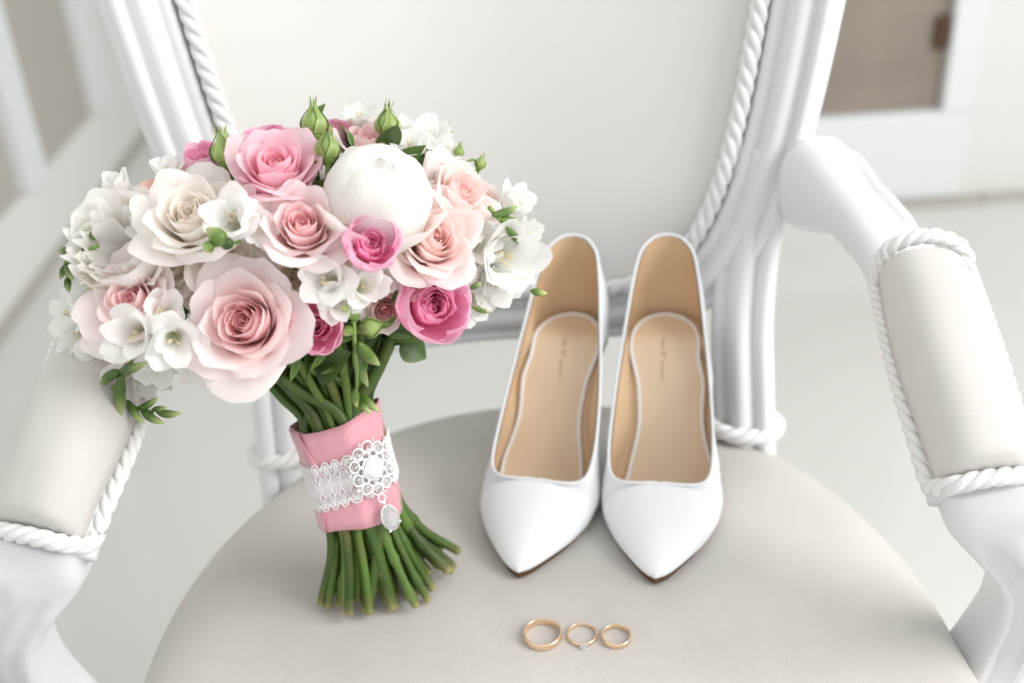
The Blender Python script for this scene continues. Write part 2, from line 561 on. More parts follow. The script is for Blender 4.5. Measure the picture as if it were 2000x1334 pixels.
# arms
def superpad(w, h, n=18):
    return [(-w * math.copysign(abs(cos(t)) ** 0.75, cos(t)), h * abs(sin(t)) ** 0.8) for t in np.linspace(0, pi, n)]
def build_arm(sx, inner_back, inner_mid, inner_front, outer_front, outer_back, joint, wood_mid):
    ib, im, if_, of, ob = map(lambda p: V(*p), (inner_back, inner_mid, inner_front, outer_front, outer_back))
    cb, cf = (ib + ob) / 2, (if_ + of) / 2
    wid = np.linalg.norm(ob - ib) / 2
    om = im + (ob - ib) * 0.5 + (of - if_) * 0.5
    cm = (im + om) / 2
    C = spline([cb, cm, cf], 40)
    # wooden rail: from the back frame to the pad, below the pad
    arm_path = spline([V(*joint), V(*wood_mid), cb + V(0, 0, -0.010), cm + V(0, 0, -0.011), cf + V(0, 0, -0.012)], 90)
    n = 28
    profs = []
    for i in range(len(arm_path)):
        t = i / (len(arm_path) - 1)
        w = np.interp(t, [0, 0.06, 0.14, 0.24, 0.36, 0.45, 1], [0.018, 0.0250, 0.0235, 0.0195, 0.021, 0.0250, 0.0262])
        h = np.interp(t, [0, 0.06, 0.14, 0.24, 0.36, 0.45, 1], [0.022, 0.032, 0.027, 0.0175, 0.015, 0.012, 0.012])
        pr = []
        for a in np.linspace(0, 2 * pi, n, endpoint=False):
            c, s = cos(a), sin(a)
            px = w * math.copysign(abs(c) ** 0.8, c)
            py = h * math.copysign(abs(s) ** 0.8, s)
            # inner-side rounded ridge with a hollow beside it
            g = smooth((t - 0.10) / 0.08) * (1 - smooth((t - 0.34) / 0.06))
            q = c * sx
            py += g * (0.0045 * exp(-((q + 0.62) / 0.16) ** 2) - 0.004 * exp(-((q + 0.25) / 0.22) ** 2)) * (1 if s > 0.2 else 0)
            pr.append((px, py))
        profs.append(pr)
    vv, fv = sweep(arm_path, profs, (0, 0, 1))
    rail = mesh("arm_rail", vv, fv, 'paint', chair)
    # velvet pad
    L = len(C)
    profs = []
    for i in range(L):
        t = i / (L - 1)
        e = min(1.0, min(t, 1 - t) / 0.055 + 0.02)
        e = sqrt(max(0, 1 - (1 - e) ** 2))
        profs.append([(x_ + sx * 0.0015, y_) for x_, y_ in superpad((0.0232 + 0.0020 * sin(pi * t)) * (0.94 + 0.06 * e), (0.024 + 0.007 * sin(pi * t)) * (0.45 + 0.55 * e))])
    vv, fv = sweep(C, profs, (0, 0, 1))
    pad = mesh("arm_pad", vv, fv, 'pad_velvet', chair)
    # cord round the pad
    T, S, N = frames(C, (0, 0, 1))
    wc = 0.0252
    side_a = C + S * wc + N * (0.0025 if sx < 0 else -0.007)
    side_b = C - S * wc + N * (0.0025 if sx > 0 else -0.007)
    fr = [C[-1] + T[-1] * 0.005 + S[-1] * wc * c + N[-1] * (0.003 + 0.012 * sqrt(max(0, 1 - c * c))) for c in np.linspace(0.85, -0.85, 12)]
    bk = [C[0] - T[0] * 0.005 + S[0] * wc * c + N[0] * (0.004 + 0.021 * sqrt(max(0, 1 - c * c))) for c in np.linspace(-0.85, 0.85, 12)]
    loop = np.vstack([side_a, fr, side_b[::-1], bk])
    loop = resample(loop, 200, True)
    for _ in range(2):
        loop = (np.roll(loop, 1, 0) + loop * 2 + np.roll(loop, -1, 0)) / 4
    rope_mesh(loop, 0.0045, 0.024, True).build("cord_trim", 'rope', pad)
    # front support: block under the pad end, then an S-curved fluted post to the rail
    T1 = T[-1]
    base = cf + V(0, 0, -0.012)
    P = spline([base - T1 * 0.006 + V(sx * 0.004, 0, 0.008), base - T1 * 0.004 + V(sx * 0.009, 0, -0.008), base - T1 * 0.002 + V(sx * 0.020, 0, -0.026), base + V(sx * 0.034, 0.004, -0.052),
                base + V(sx * 0.040, 0.014, -0.085), base + V(sx * 0.040, 0.026, -0.122), base + V(sx * 0.028, 0.028, -0.160), base + V(sx * 0.014, 0.022, -0.20)], 80)
    ups = np.tile(T1 + V(0, 0, 0.1), (80, 1))
    profs = []
    for i in range(80):
        t = i / 79
        w = np.interp(t, [0, 0.08, 0.16, 0.24, 0.5, 0.75, 1], [0.0255, 0.0260, 0.0225, 0.0190, 0.0185, 0.021, 0.025])
        h = np.interp(t, [0, 0.08, 0.16, 0.24, 0.5, 0.75, 1], [0.017, 0.0185, 0.0175, 0.0175, 0.018, 0.02, 0.022])
        g = smooth((t - 0.10) / 0.08)
        pr = []
        for a in np.linspace(0, 2 * pi, 40, endpoint=False):
            c, s = cos(a), sin(a)
            px = w * math.copysign(abs(c) ** 0.6, c)
            py = h * math.copysign(abs(s) ** 0.6, s)
            if s > 0:
                x = px / w
                py += g * (0.0042 * exp(-((x) / 0.13) ** 2) - 0.0045 * exp(-((abs(x) - 0.40) / 0.2) ** 2) + 0.0012 * exp(-((abs(x) - 0.85) / 0.12) ** 2))
            pr.append((px, py))
        profs.append(pr)
    vv, fv = sweep(P, profs, ups)
    mesh("arm_support", vv, fv, 'paint', chair)

ARM_R = (on_z(1738, 565, .163), on_z(1787, 740, .15), on_z(1850, 958, .118), None, on_z(1862, 512, .163))
def arm_from(sx, ib, im, if_, ob, of, joint, wm):
    build_arm(sx, ib, im, if_, of, ob, joint, wm)
arm_from(1, on_z(1744, 568, .160), on_z(1790, 745, .148), on_z(1856, 962, .115), on_z(1858, 518, .160), on_z(1985, 905, .115),
         (0.200, 0.236, 0.170), (0.216, 0.170, 0.172))
arm_from(-1, on_z(280, 655, .160), on_z(238, 850, .148), on_z(160, 1068, .115), on_z(158, 615, .160), on_z(8, 1014, .115),
         (-0.206, 0.238, 0.166), (-0.214, 0.165, 0.170))

# ------------------------------------------------------------------ shoes
def interp_rows(keys, n):
    """keys: list of rows (each a flat vector) -> n rows, Catmull-Rom in key index"""
    K = np.asarray(keys, float)
    P = np.vstack([2 * K[0] - K[1], K, 2 * K[-1] - K[-2]])
    out = []
    for t in np.linspace(0, len(K) - 1, n):
        i = min(int(t), len(K) - 2)
        u = t - i
        p0, p1, p2, p3 = P[i:i + 4]
        out.append(0.5 * ((2 * p1) + (p2 - p0) * u + (2 * p0 - 5 * p1 + 4 * p2 - p3) * u * u + (3 * p1 - p0 - 3 * p2 + p3) * u ** 3))
    return np.array(out)

def sole_z(y):
    t = smooth((y - 0.080) / 0.082)
    return 0.0045 + 0.0015 * (1 - smooth(y / 0.04)) + 0.070 * t + 0.05 * max(0, y - 0.155) * 0.6
def make_shoe(toe, heel_dir, mirror, label):
    """local: toe tip at origin, +y to the heel, medial side +x (mirrored for the other foot)"""
    t = thing("pump_shoe", (toe[0], toe[1], 0.0), label, "shoe", "pair of white pumps")
    d = nrm(V(heel_dir[0], heel_dir[1], 0))
    ex = V(d[1], -d[0], 0) * (-1 if mirror else 1)
    o = V(toe[0], toe[1], 0.0)
    def W(p):
        p = np.asarray(p, float).reshape(-1, 3)
        return o + p[:, :1] * ex + p[:, 1:2] * d + p[:, 2:] * V(0, 0, 1)
    # rows: sole x,y | top x,y,z | bulge outward, bulge height factor
    # lateral side = -1, medial side = +1
    def side_rows(s):
        med = s > 0
        ball = 0.0365 if med else 0.0395
        arch = 0.0215 if med else 0.0300
        c = lambda y: 0.004 * smooth(y / 0.07) if not med else 0.004 * smooth(y / 0.07)
        K = []
        def row(sx_, sy, tx, ty, tz, b, bz):
            K.append((sx_, sy, sole_z(sy), tx, ty, tz, b, bz))
        row(0.0, 0.0, 0.000, 0.0005, 0.0080, 0.0, 0.5)
        row(ball * 0.20, 0.005, 0.000, 0.006, 0.0130, 0.002, 0.6)
        row(ball * 0.44, 0.017, 0.000, 0.017, 0.0195, 0.0045, 0.8)
        row(ball * 0.70, 0.032, 0.000, 0.032, 0.0262, 0.0060, 0.9)
        row(ball * 0.885, 0.047, 0.000, 0.046, 0.0320, 0.0068, 0.95)
        row(ball * 0.945, 0.055, 0.000, 0.0540, 0.0348, 0.0066, 0.95)
        row(ball * 0.975, 0.062, 0.012, 0.0542, 0.0345, 0.0060, 0.8)
        row(ball * 0.995, 0.068, 0.0215, 0.0555, 0.0338, 0.0052, 0.7)
        row(ball, 0.075, 0.0285, 0.0595, 0.0340, 0.0044, 0.6)
        row(ball * 0.985, 0.083, 0.0318, 0.068, 0.0372, 0.0038, 0.5)
        row((ball + arch) / 2 + 0.003, 0.097, 0.0325, 0.083, 0.0450, 0.0035, 0.5)
        row(arch + 0.001, 0.116, 0.0312, 0.104, 0.0595, 0.0025, 0.5)
        row(arch + 0.001, 0.135, 0.0285, 0.126, 0.0790, 0.0028, 0.5)
        row(0.0245, 0.152, 0.0248, 0.147, 0.1005, 0.003, 0.5)
        row(0.0255, 0.168, 0.0212, 0.165, 0.1200, 0.004, 0.5)
        row(0.0230, 0.181, 0.0172, 0.178, 0.1325, 0.0048, 0.5)
        row(0.0145, 0.1900, 0.0105, 0.1858, 0.1382, 0.0055, 0.5)
        row(0.0072, 0.1930, 0.0052, 0.1886, 0.1396, 0.0055, 0.5)
        row(0.0000, 0.1940, 0.0000, 0.1895, 0.1400, 0.0055, 0.5)
        R = interp_rows(K, 110)
        return R
    NC = 14
    TOP = {}
    UP, LI = Acc(), Acc()
    for s in (-1, 1):
        R = side_rows(s)
        v, vi = [], []
        tops = []
        for (sx_, sy, sz, tx, ty, tz, b, bz) in R:
            S = V(s * max(sx_, 0) * (1 - 0.07 * (1 - smooth((sy - 0.10) / 0.04))), sy, sz)
            b = b + 0.0042 * (1 - smooth((sy - 0.045) / 0.06)) * smooth(sx_ / 0.016)
            Tp = V(s * max(tx, 0), ty, tz)
            tops.append(Tp)
            vamp = max(0.0, min(1.0, 1 - tx / 0.02))
            front = vamp if ty < 0.06 else 0.0
            # control point of the section curve
            outw = V(s, 0, 0) if sy < 0.15 else nrm(V(s * sx_ / 0.026, (sy - 0.15) / 0.044, 0))
            for k in range(NC):
                u = k / (NC - 1)
                lo = S + outw * b * 0.9 + V(0, 0, (Tp[2] - S[2]) * 0.35)
                g = smooth((ty - 0.056) / 0.022)           # 0 on the vamp, 1 on the side walls
                dx = max(sx_ - tx, 0.0)
                kf = 0.58 + 0.22 * smooth(ty / 0.055)
                hv = Tp + V(s * dx * kf, (S[1] - Tp[1]) * 0.25, -dx * kf * 0.85 * tx / 0.033) + outw * b * 0.15
                hw = Tp + V(s * dx * 0.3, (S[1] - Tp[1]) * 0.15, -(Tp[2] - S[2]) * 0.28) + outw * b * 0.6
                hi = hv * (1 - g) + hw * g
                p = (1 - u) ** 3 * S + 3 * (1 - u) ** 2 * u * lo + 3 * (1 - u) * u * u * hi + u ** 3 * Tp
                v.append(p)
        v = np.array(v)
        TOP[s] = np.array(tops)
        f = grid_faces(len(R), NC)
        UP.add(W(v), f)
        # lining: the same shell moved inwards along its normals
        G = v.reshape(len(R), NC, 3)
        nr_ = np.cross(np.gradient(G, axis=0), np.gradient(G, axis=1))
        nr_ /= (np.linalg.norm(nr_, axis=2)[:, :, None] + 1e-12)
        inner = np.stack([0 * G[:, :, 0], np.minimum(G[:, :, 1], 0.15), np.repeat((0.6 * G[:, :1, 2] + 0.4 * G[:, -1:, 2]), NC, 1)], 2) - G
        nr_ *= np.sign((nr_ * inner).sum(2))[:, :, None]
        inn = G + nr_ * 0.0017
        inn[:, :, 2] = np.maximum(inn[:, :, 2], np.array([r_[2] for r_ in R])[:, None] + 0.0004)
        inn[:, :, 0] = s * np.maximum(s * inn[:, :, 0], 0)
        LI.add(W(inn[44:].reshape(-1, 3)), grid_faces(len(R) - 44, NC))
    up = weld(UP.build("upper", 'leather', t))
    weld(LI.build("lining", 'lining', t))
    # rolled top edge
    k0 = int(np.argmax(TOP[1][:, 1] > 0.0532))
    sel = {}
    for s in (-1, 1):
        tp = TOP[s]
        i0 = next(i for i in range(len(tp)) if tp[i][1] > 0.0537 and abs(tp[i][0]) >= 0.0)
        sel[s] = tp[i0:]
    loop = np.vstack([sel[1], sel[-1][::-1]])
    loop = resample(loop, 200, True)
    mesh("topline_edge", *closed_tube(W(loop), 0.0011, 8), 'leather', up)
    # outsole
    Rm, Rl = side_rows(1), side_rows(-1)
    edge = np.vstack([np.stack([np.maximum(Rm[:, 0], 0), Rm[:, 1]], 1), np.stack([-np.maximum(Rl[:, 0], 0), Rl[:, 1]], 1)[::-1]])
    edge[:, 0] *= np.array([1 - 0.13 * (1 - smooth((y_ - 0.12) / 0.04)) for y_ in edge[:, 1]])
    nE = len(edge)
    sv = []
    for g, dz in ((0.985, 0.0004), (1.003, -0.0012), (0.998, -0.0038), (0.9, -0.0042)):
        for x, y in edge:
            sv.append((x * g, y, max(0.0004, sole_z(y) + dz)))
    sf = []
    for i in range(3):
        for j in range(nE):
            k = (j + 1) % nE
            sf.append((i * nE + j, i * nE + k, (i + 1) * nE + k, (i + 1) * nE + j))
    half = nE // 2
    for j in range(half - 1):
        sf.append((3 * nE + j, 3 * nE + j + 1, 3 * nE + nE - 2 - j, 3 * nE + nE - 1 - j))
    mesh("outsole", W(sv), sf, 'sole', t)
    # insole
    iv, icol = [], 15
    ys = np.linspace(0.030, 0.1855, 60)
    pl, pm = [], []
    for y in ys:
        wl = np.interp(y, Rl[:, 1], Rl[:, 0]) * 0.93
        wm = np.interp(y, Rm[:, 1], Rm[:, 0]) * 0.93
        if y > 0.150:
            e = sqrt(max(0.0, 1 - ((y - 0.150) / 0.0356) ** 2))
            wl, wm = 0.0225 * e, 0.0225 * e
        else:
            k = smooth((0.150 - y) / 0.02)
            wl = 0.0225 * (1 - k) + (wl - 0.0030 - 0.002 * smooth((0.10 - y) / 0.04)) * k
            wm = 0.0225 * (1 - k) + (wm - 0.0035 - 0.0075 * exp(-((y - 0.088) / 0.026) ** 2)) * k
        zc = sole_z(y) + 0.0050
        pl.append((-wl, y, zc + 0.0010))
        pm.append((wm, y, zc + 0.0010))
        for j in range(icol):
            u = j / (icol - 1)
            x = -wl + (wl + wm) * u
            iv.append((x, y, zc + 0.0009 * abs(2 * u - 1) ** 3))
    ins = mesh("insole", W(iv), grid_faces(len(ys), icol), 'insole', t)
    # sock floor beneath, seen between insole and lining
    fv = []
    for y in ys:
        wl = np.interp(y, Rl[:, 1], Rl[:, 0]) * 0.96
        wm = np.interp(y, Rm[:, 1], Rm[:, 0]) * 0.96
        for j in range(9):
            u = j / 8
            fv.append((-wl + (wl + wm) * u, y, sole_z(y) + 0.0018))
    mesh("sock_lining", W(fv), grid_faces(len(ys), 9), 'lining', t)
    band = resample(np.vstack([pl, pm[::-1]]), 180)
    mesh("insole_edge", *tube(W(band), 0.0013, 8), 'leather', ins)
    # printed name on the insole
    y0, y1 = 0.118, 0.152
    A = Acc()
    def text(body, size, xoff, ystart, shear=0.0):
        cu = bpy.data.curves.new("lettering_curve", 'FONT')
        cu.body = body
        cu.size = size
        cu.shear = shear
        cu.resolution_u = 2
        ob = bpy.data.objects.new("lettering_tmp", cu)
        COL.objects.link(ob)
        me = ob.to_mesh()
        vs = np.array([vv.co for vv in me.vertices]).reshape(-1, 3)
        fs = [tuple(p.vertices) for p in me.polygons]
        ob.to_mesh_clear()
        wdt = vs[:, 0].max()
        P = []
        for x, y, _ in vs:
            yy = ystart - x                       # runs from the heel toward the toe
            xx = (xoff + y) * (-1 if mirror else 1)
            P.append((xx, yy, sole_z(yy) + 0.0050 + 0.00035))
        A.add(W(P), fs)
        bpy.data.objects.remove(ob)
        bpy.data.curves.remove(cu)
        return wdt
    xo = -0.002
    w1 = text("veena", 0.0032, xo, 0.157, 0.3)
    w2 = text("V", 0.0064, xo - 0.0008, 0.157 - w1 - 0.0006, 0.4)
    w3 = text("onnoni", 0.0032, xo, 0.157 - w1 - w2 - 0.0010, 0.3)
    text("o", 0.0024, xo + 0.0026, 0.157 - w1 - w2 - w3 - 0.0020)
    A.build("lettering", 'print', ins, flat=True)
    # slim heel
    hv = []
    hs = 22
    lv = np.linspace(0, 1, 20)
    for q in lv:
        z = 0.0004 + (sole_z(0.172) + 0.004 - 0.0004) * q
        w = np.interp(q, [0, 0.1, 0.45, 0.75, 1], [0.0062, 0.0058, 0.0078, 0.013, 0.0235])
        dp = np.interp(q, [0, 0.1, 0.45, 0.75, 1], [0.0068, 0.0062, 0.008, 0.0125, 0.0225])
        yc = np.interp(q, [0, 0.45, 1], [0.184, 0.1815, 0.1710])
        for k in range(hs):
            a = 2 * pi * k / hs
            x, y = w * cos(a), yc + dp * sin(a) * (1 if sin(a) > 0 else 0.75)
            zz = min(z, sole_z(y) - 0.0015) if q > 0.8 else z
            hv.append((x, y, zz))
    hf = grid_faces(len(lv), hs, True)
    hf.append(tuple(range(hs))[::-1]); hf.append(tuple((len(lv) - 1) * hs + k for k in range(hs)))
    mesh("heel", W(hv), hf, 'leather', t)
    return t
make_shoe((-0.0055, 0.048), (0.054, 0.188), False, "white pointed pump shoe standing next to the bouquet stems")
make_shoe((0.0750, 0.035), (0.034, 0.188), True, "white pointed pump shoe standing next to the chair's bare rear post")

# ------------------------------------------------------------------ rings
def ring_band(name, c, r, w, th, mat, label, tilt=0.0):
    t = thing(name, (c[0], c[1], 0.0), label, "ring", None)
    n = 72
    prof = []
    for a in np.linspace(0, 2 * pi, 20, endpoint=False):
        cc, ss = cos(a), sin(a)
        rad = th / 2 * math.copysign(abs(cc) ** 0.9, cc) * (1.0 if cc > 0 else 0.55)
        prof.append((rad, w / 2 * math.copysign(abs(ss) ** 0.6, ss)))
    v = []
    for i in range(n):
        a = 2 * pi * i / n
        for pr_, pz in prof:
            rr = r - th / 2 + pr_
            v.append((c[0] + rr * cos(a), c[1] + rr * sin(a), 0.0002 + w / 2 + pz + tilt * sin(a + 0.5) * r))
    m_ = len(prof)
    f = []
    for i in range(n):
        for j in range(m_):
            f.append((i * m_ + j, i * m_ + (j + 1) % m_, ((i + 1) % n) * m_ + (j + 1) % m_, ((i + 1) % n) * m_ + j))
    return t, mesh("band", v, f, mat, t)
p1, p2, p3 = on_z(1060, 1240, 0.002), on_z(1137, 1240, 0.001), on_z(1204, 1245, 0.001)
ring_band("wedding_ring", p1, 0.0110, 0.0043, 0.0017, 'gold', "widest and largest plain gold wedding band lying on the seat")
ring_band("wedding_ring", p3, 0.0085, 0.0032, 0.0014, 'gold', "small plain gold wedding band lying beside the diamond ring")
t, band = ring_band("engagement_ring", p2, 0.0086, 0.0022, 0.0013, 'gold', "slim gold engagement ring with one small diamond, between two plain bands")
sp = V(p2[0] - 0.0002, p2[1] - 0.0098, 0.0018)
A = Acc()
k = 8
def gem(c, rx, axis, up, depth=1.0):
    """brilliant cut: table, crown, girdle, pavilion"""
    ax = nrm(V(*axis)); s = nrm(np.cross(ax, V(*up))); u = np.cross(s, ax)
    v, f = [], []
    for rr, h in ((0.55, 0.32), (1.0, 0.0), (0.95, -0.08)):
        for i in range(k):
            a = 2 * pi * i / k + (0.39 if rr < 0.6 else 0)
            v.append(c + rx * (rr * (cos(a) * s + sin(a) * u) + h * ax * depth))
    v.append(c - ax * rx * 0.8 * depth)
    for r_ in range(2):
        for i in range(k):
            f.append((r_ * k + i, r_ * k + (i + 1) % k, (r_ + 1) * k + (i + 1) % k, (r_ + 1) * k + i))
    f.append(tuple(range(k))[::-1])
    for i in range(k):
        f.append((2 * k + i, 2 * k + (i + 1) % k, 3 * k))
    return v, f
mesh("diamond", *gem(sp, 0.0021, (0, -1, 0.35), (0, 0, 1)), 'crystal', t, flat=True)
for sx_ in (-1, 1):
    for sz_ in (-1, 1):
        q = sp + V(sx_ * 0.0015, -0.0004, sz_ * 0.0013)
        mesh("prong", *tube(np.array([V(p2[0] - 0.0002, p2[1] - 0.0080, 0.0015), (q + sp) / 2 + V(0, 0.0012, 0), q, q + V(-sx_ * 0.0004, -0.0003, 0)]), 0.00042, 6), 'silver', t)

# ------------------------------------------------------------------ bouquet
RND = random.Random(7)
B0 = on_z(755, 1180, 0.0)
AX = nrm(V(-0.165, 0.347, 0.923))                 # leans back and to the left arm
toC = nrm(CAMP - (B0 + AX * 0.1))
E1 = nrm(np.cross(toC, AX)) * -1                   # to the right seen from the front
E3 = nrm(np.cross(E1, AX))                         # to the front
if np.dot(E3, toC) < 0:
    E3 = -E3
if E1[0] < 0:
    E1 = -E1
bq = thing("bridal_bouquet", (B0[0], B0[1], 0.0), "round bridal bouquet of pink roses, white peonies and freesia leaning on the armrest", "bouquet")
def bp(u, v, w):
    return B0 + E1 * u + AX * v + E3 * w
HC = at(588, 505, 0.628)
SEMI = (0.127, 0.078, 0.082)
def dome(px, py, off=0.0):
    """point on the flower dome along the line of sight to that place, and its outward normal"""
    d = nrm(ray(px, py))
    Mx = np.stack([E1 / SEMI[0], AX / SEMI[1], E3 / SEMI[2]])
    oo, dd = Mx @ (CAMP - HC), Mx @ d
    a, b, c = dd @ dd, 2 * oo @ dd, oo @ oo - 1
    disc = b * b - 4 * a * c
    t = (-b - sqrt(disc)) / (2 * a) if disc > 0 else -b / (2 * a)
    p = CAMP + d * t
    q = Mx @ (p - HC)
    n = nrm(E1 * q[0] / SEMI[0] + AX * q[1] / SEMI[1] + E3 * q[2] / SEMI[2])
    return p - d * off, n, t
CR, CU = RC[:, 0], RC[:, 1]                         # picture right and up, used for facing directions
def basis(z, spin=0.0):
    z = nrm(z)
    x = nrm(np.cross(V(0.3, 0.2, 0.93) if abs(z[2]) < 0.9 else V(1, 0, 0), z))
    y = np.cross(z, x)
    c, s = cos(spin), sin(spin)
    return np.stack([x * c + y * s, -x * s + y * c, z], 1)

def petal(phi, r0, W, L, a0, a1, a2, rnd, nu=11, nv=11, notch=0.24, tip=0.0, edge=0.0, ruff=0.0, spiral=0.05, vmid=0.45, asym=0.0, col=None, cup=0.0, basew=0.32):
    """one petal in flower coordinates (axis z); a0,a1,a2 lean from the axis in degrees at base, middle, rim"""
    p1, p2, p3 = (rnd.uniform(0, 6.3) for _ in range(3))
    fr = rnd.uniform(3.5, 6)
    v, cols = [], []
    for iu in range(nu):
        u = -1 + 2 * iu / (nu - 1)
        Lu = L * (1 - notch * abs(u) ** 2.4 + tip * exp(-(u / 0.2) ** 2) + 0.03 * sin(2.1 * u + p3) + ruff * 0.25 * sin(fr * 1.7 * u + p1) + 0.035 * mnoise.noise((u * 5 + p2 * 5, p1, 0.5)))
        rho, z = r0, 0.0
        sub = 3
        row = []
        for iv in range(nv):
            vv = iv / (nv - 1)
            if iv:
                for k in range(sub):
                    x = (iv - 1 + (k + 0.5) / sub) / (nv - 1)
                    if x < vmid:
                        a = a0 + (a1 - a0) * smooth(x / vmid)
                    else:
                        q = (x - vmid) / (1 - vmid)
                        a = a1 + (a2 + edge * abs(u) ** 2 + asym * u * 30 - a1) * q ** 1.6
                    a = radians(a)
                    ds = Lu / (nv - 1) / sub
                    rho += sin(a) * ds
                    z += cos(a) * ds
            w = W * (basew + (1 - basew) * sin(pi / 2 * min(1, vv * 1.5))) * (1 - 0.16 * vv ** 4)
            rr = max(rho, 0.15 * W)
            th = phi + u * w / max(rr, W * 0.55)
            rz = ruff * W * vv ** 3 * (sin(fr * u + p1) * 0.6 + 0.5 * sin(2.3 * fr * u + p2))
            rs = rho * (1 + spiral * u) + rz * 0.7 - cup * W * (u * u) * (1 - vv)
            wob = 0.018 * W * sin(3 * u + p2 + 2.5 * vv)
            nv3 = mnoise.noise_vector(Vector((u * 1.6 + p1 * 9, vv * 1.8 + p2 * 7, p3)))
            am = 0.085 * W * vv
            row.append((rs * cos(th) + wob * cos(phi) + nv3[0] * am, rs * sin(th) + wob * sin(phi) + nv3[1] * am, z + rz * 0.5 + nv3[2] * am * 0.8))
            cols.append((*col(vv, abs(u)), u + p1 * 3, vv))
        v += row
    return np.array(v), grid_faces(nu, nv), np.array(cols)

N_PETALS = [0]
FILLER = [False]          # half hidden blooms deep in the bouquet are one mesh each
def flower(name, P, z, petals_in, petals_out, label=None, mat='petal', spin=0.0):
    if FILLER[0]:
        petals_in, petals_out = petals_in + petals_out, []
    """petals_in: joined centre; petals_out: one object each, children of the flower"""
    Bm = basis(z, spin)
    A = Acc()
    for v, f, c in petals_in:
        A.add(P + v @ Bm.T, f, c)
    o = A.build(name, mat, bq, label=label)
    for v, f, c in petals_out:
        mesh("petal", P + v @ Bm.T, f, mat, o, cols=c)
        N_PETALS[0] += 1
    return o

def facing(n, tx, ty, k=0.35):
    d = nrm(toC + CR * tx + CU * ty)
    return nrm(d * (1 - k) + n * k)

PINK = dict(rim=lin(255, 248, 247), mid=lin(255, 239, 239), deep=lin(254, 212, 214), base=lin(252, 230, 212))
PINK2 = dict(rim=lin(254, 228, 235), mid=lin(253, 214, 226), deep=lin(250, 188, 204), base=lin(252, 228, 214))
PALE = dict(rim=lin(255, 246, 243), mid=lin(255, 240, 237), deep=lin(254, 226, 221), base=lin(253, 236, 222))
CREAM = dict(rim=lin(254, 252, 249), mid=lin(254, 250, 245), deep=lin(254, 246, 236), base=lin(246, 232, 204))
HOT = dict(rim=lin(255, 222, 238), mid=lin(253, 188, 218), deep=lin(243, 112, 175), base=lin(246, 146, 194))
HOT2 = dict(rim=lin(253, 216, 232), mid=lin(250, 182, 212), deep=lin(238, 118, 172), base=lin(246, 196, 204))
SALMON = dict(rim=lin(253, 216, 208), mid=lin(251, 194, 184), deep=lin(246, 166, 158), base=lin(250, 210, 190))
WHITE = dict(rim=lin(252, 252, 250), mid=lin(251, 251, 248), deep=lin(246, 245, 236), base=lin(234, 236, 206))
PEONY = dict(rim=lin(253, 252, 249), mid=lin(252, 250, 246), deep=lin(250, 244, 234), base=lin(248, 236, 214))
def shade(pal, t, inner):
    """pigment: t 0 centre .. 1 outer petal"""
    def c(v, u):
        a = mix(pal['base'], pal['mid'], smooth(v / 0.45))
        a = mix(a, mix(pal['deep'], pal['rim'], smooth(t * 1.15)), smooth((v - 0.25) / 0.7) * 0.85)
        if inner:
            a = mix(a, pal['deep'], (1 - t) * 0.4)
        return mix(a, pal['rim'], 0.45 * smooth((v - 0.86) / 0.14) + 0.15 * u)
    return c

def rose(P, z, R, pal, seed, n_in=14, n_out=9, openness=1.0, spin=0.0, label=None, flare=1.0, H=1.0):
    rnd = random.Random(seed)
    pin, pout = [], []
    # heart: a rolled spiral sheet
    v, c = [], []
    nt, nh = 60, 5
    for i in range(nt):
        t = i / (nt - 1)
        th = t * 2.6 * 2 * pi
        rr = R * (0.025 + 0.145 * t)
        for j in range(nh):
            h = j / (nh - 1)
            v.append((rr * (0.6 + 0.4 * h + 0.06 * h * h) * cos(th), rr * (0.6 + 0.4 * h) * sin(th), R * H * (0.25 + (0.66 + 0.035 * sin(th * 1.3) - 0.07 * t) * h)))
            c.append(mix(pal['deep'], pal['mid'], 0.45 * h + 0.1 * t))
    pin.append((np.array(v), grid_faces(nt, nh), np.array(c)))
    n = n_in + n_out
    ph = rnd.uniform(0, 6.28)
    for i in range(n):
        t = (i + 1) / n
        ph += 2.399 + rnd.uniform(-0.18, 0.18)
        out = i >= n_in
        k = t ** 1.1
        W = R * (0.40 + 0.56 * k) * rnd.uniform(0.93, 1.07)
        L = R * H * (1.0 + 0.46 * k) * rnd.uniform(0.95, 1.05)
        a0 = 28 + 46 * k
        a1 = (-2 + 38 * k ** 1.3) * openness
        a2 = (-12 + 30 * t + 88 * max(0, t - 0.42) ** 1.1 * 1.6 * flare) * (0.6 + 0.4 * openness) + rnd.uniform(-8, 8)
        pt = petal(ph, R * (0.03 + 0.07 * k), W, L, a0, a1, a2, rnd, nu=13 if out else 11, nv=13 if out else 10,
                   notch=0.20 + 0.10 * t, tip=0.02 + (0.05 * rnd.random() if out else 0.02), edge=(34 * rnd.random() + 16 if out else 6), ruff=0.02 + 0.05 * t * rnd.random(),
                   spiral=0.09 * (1 if not out else 0.5), vmid=0.5, asym=rnd.uniform(-0.4, 0.4) if out else 0, col=shade(pal, t, True))
        (pout if out else pin).append(pt)
    return flower("rose", P, z, pin, pout, label, spin=spin)

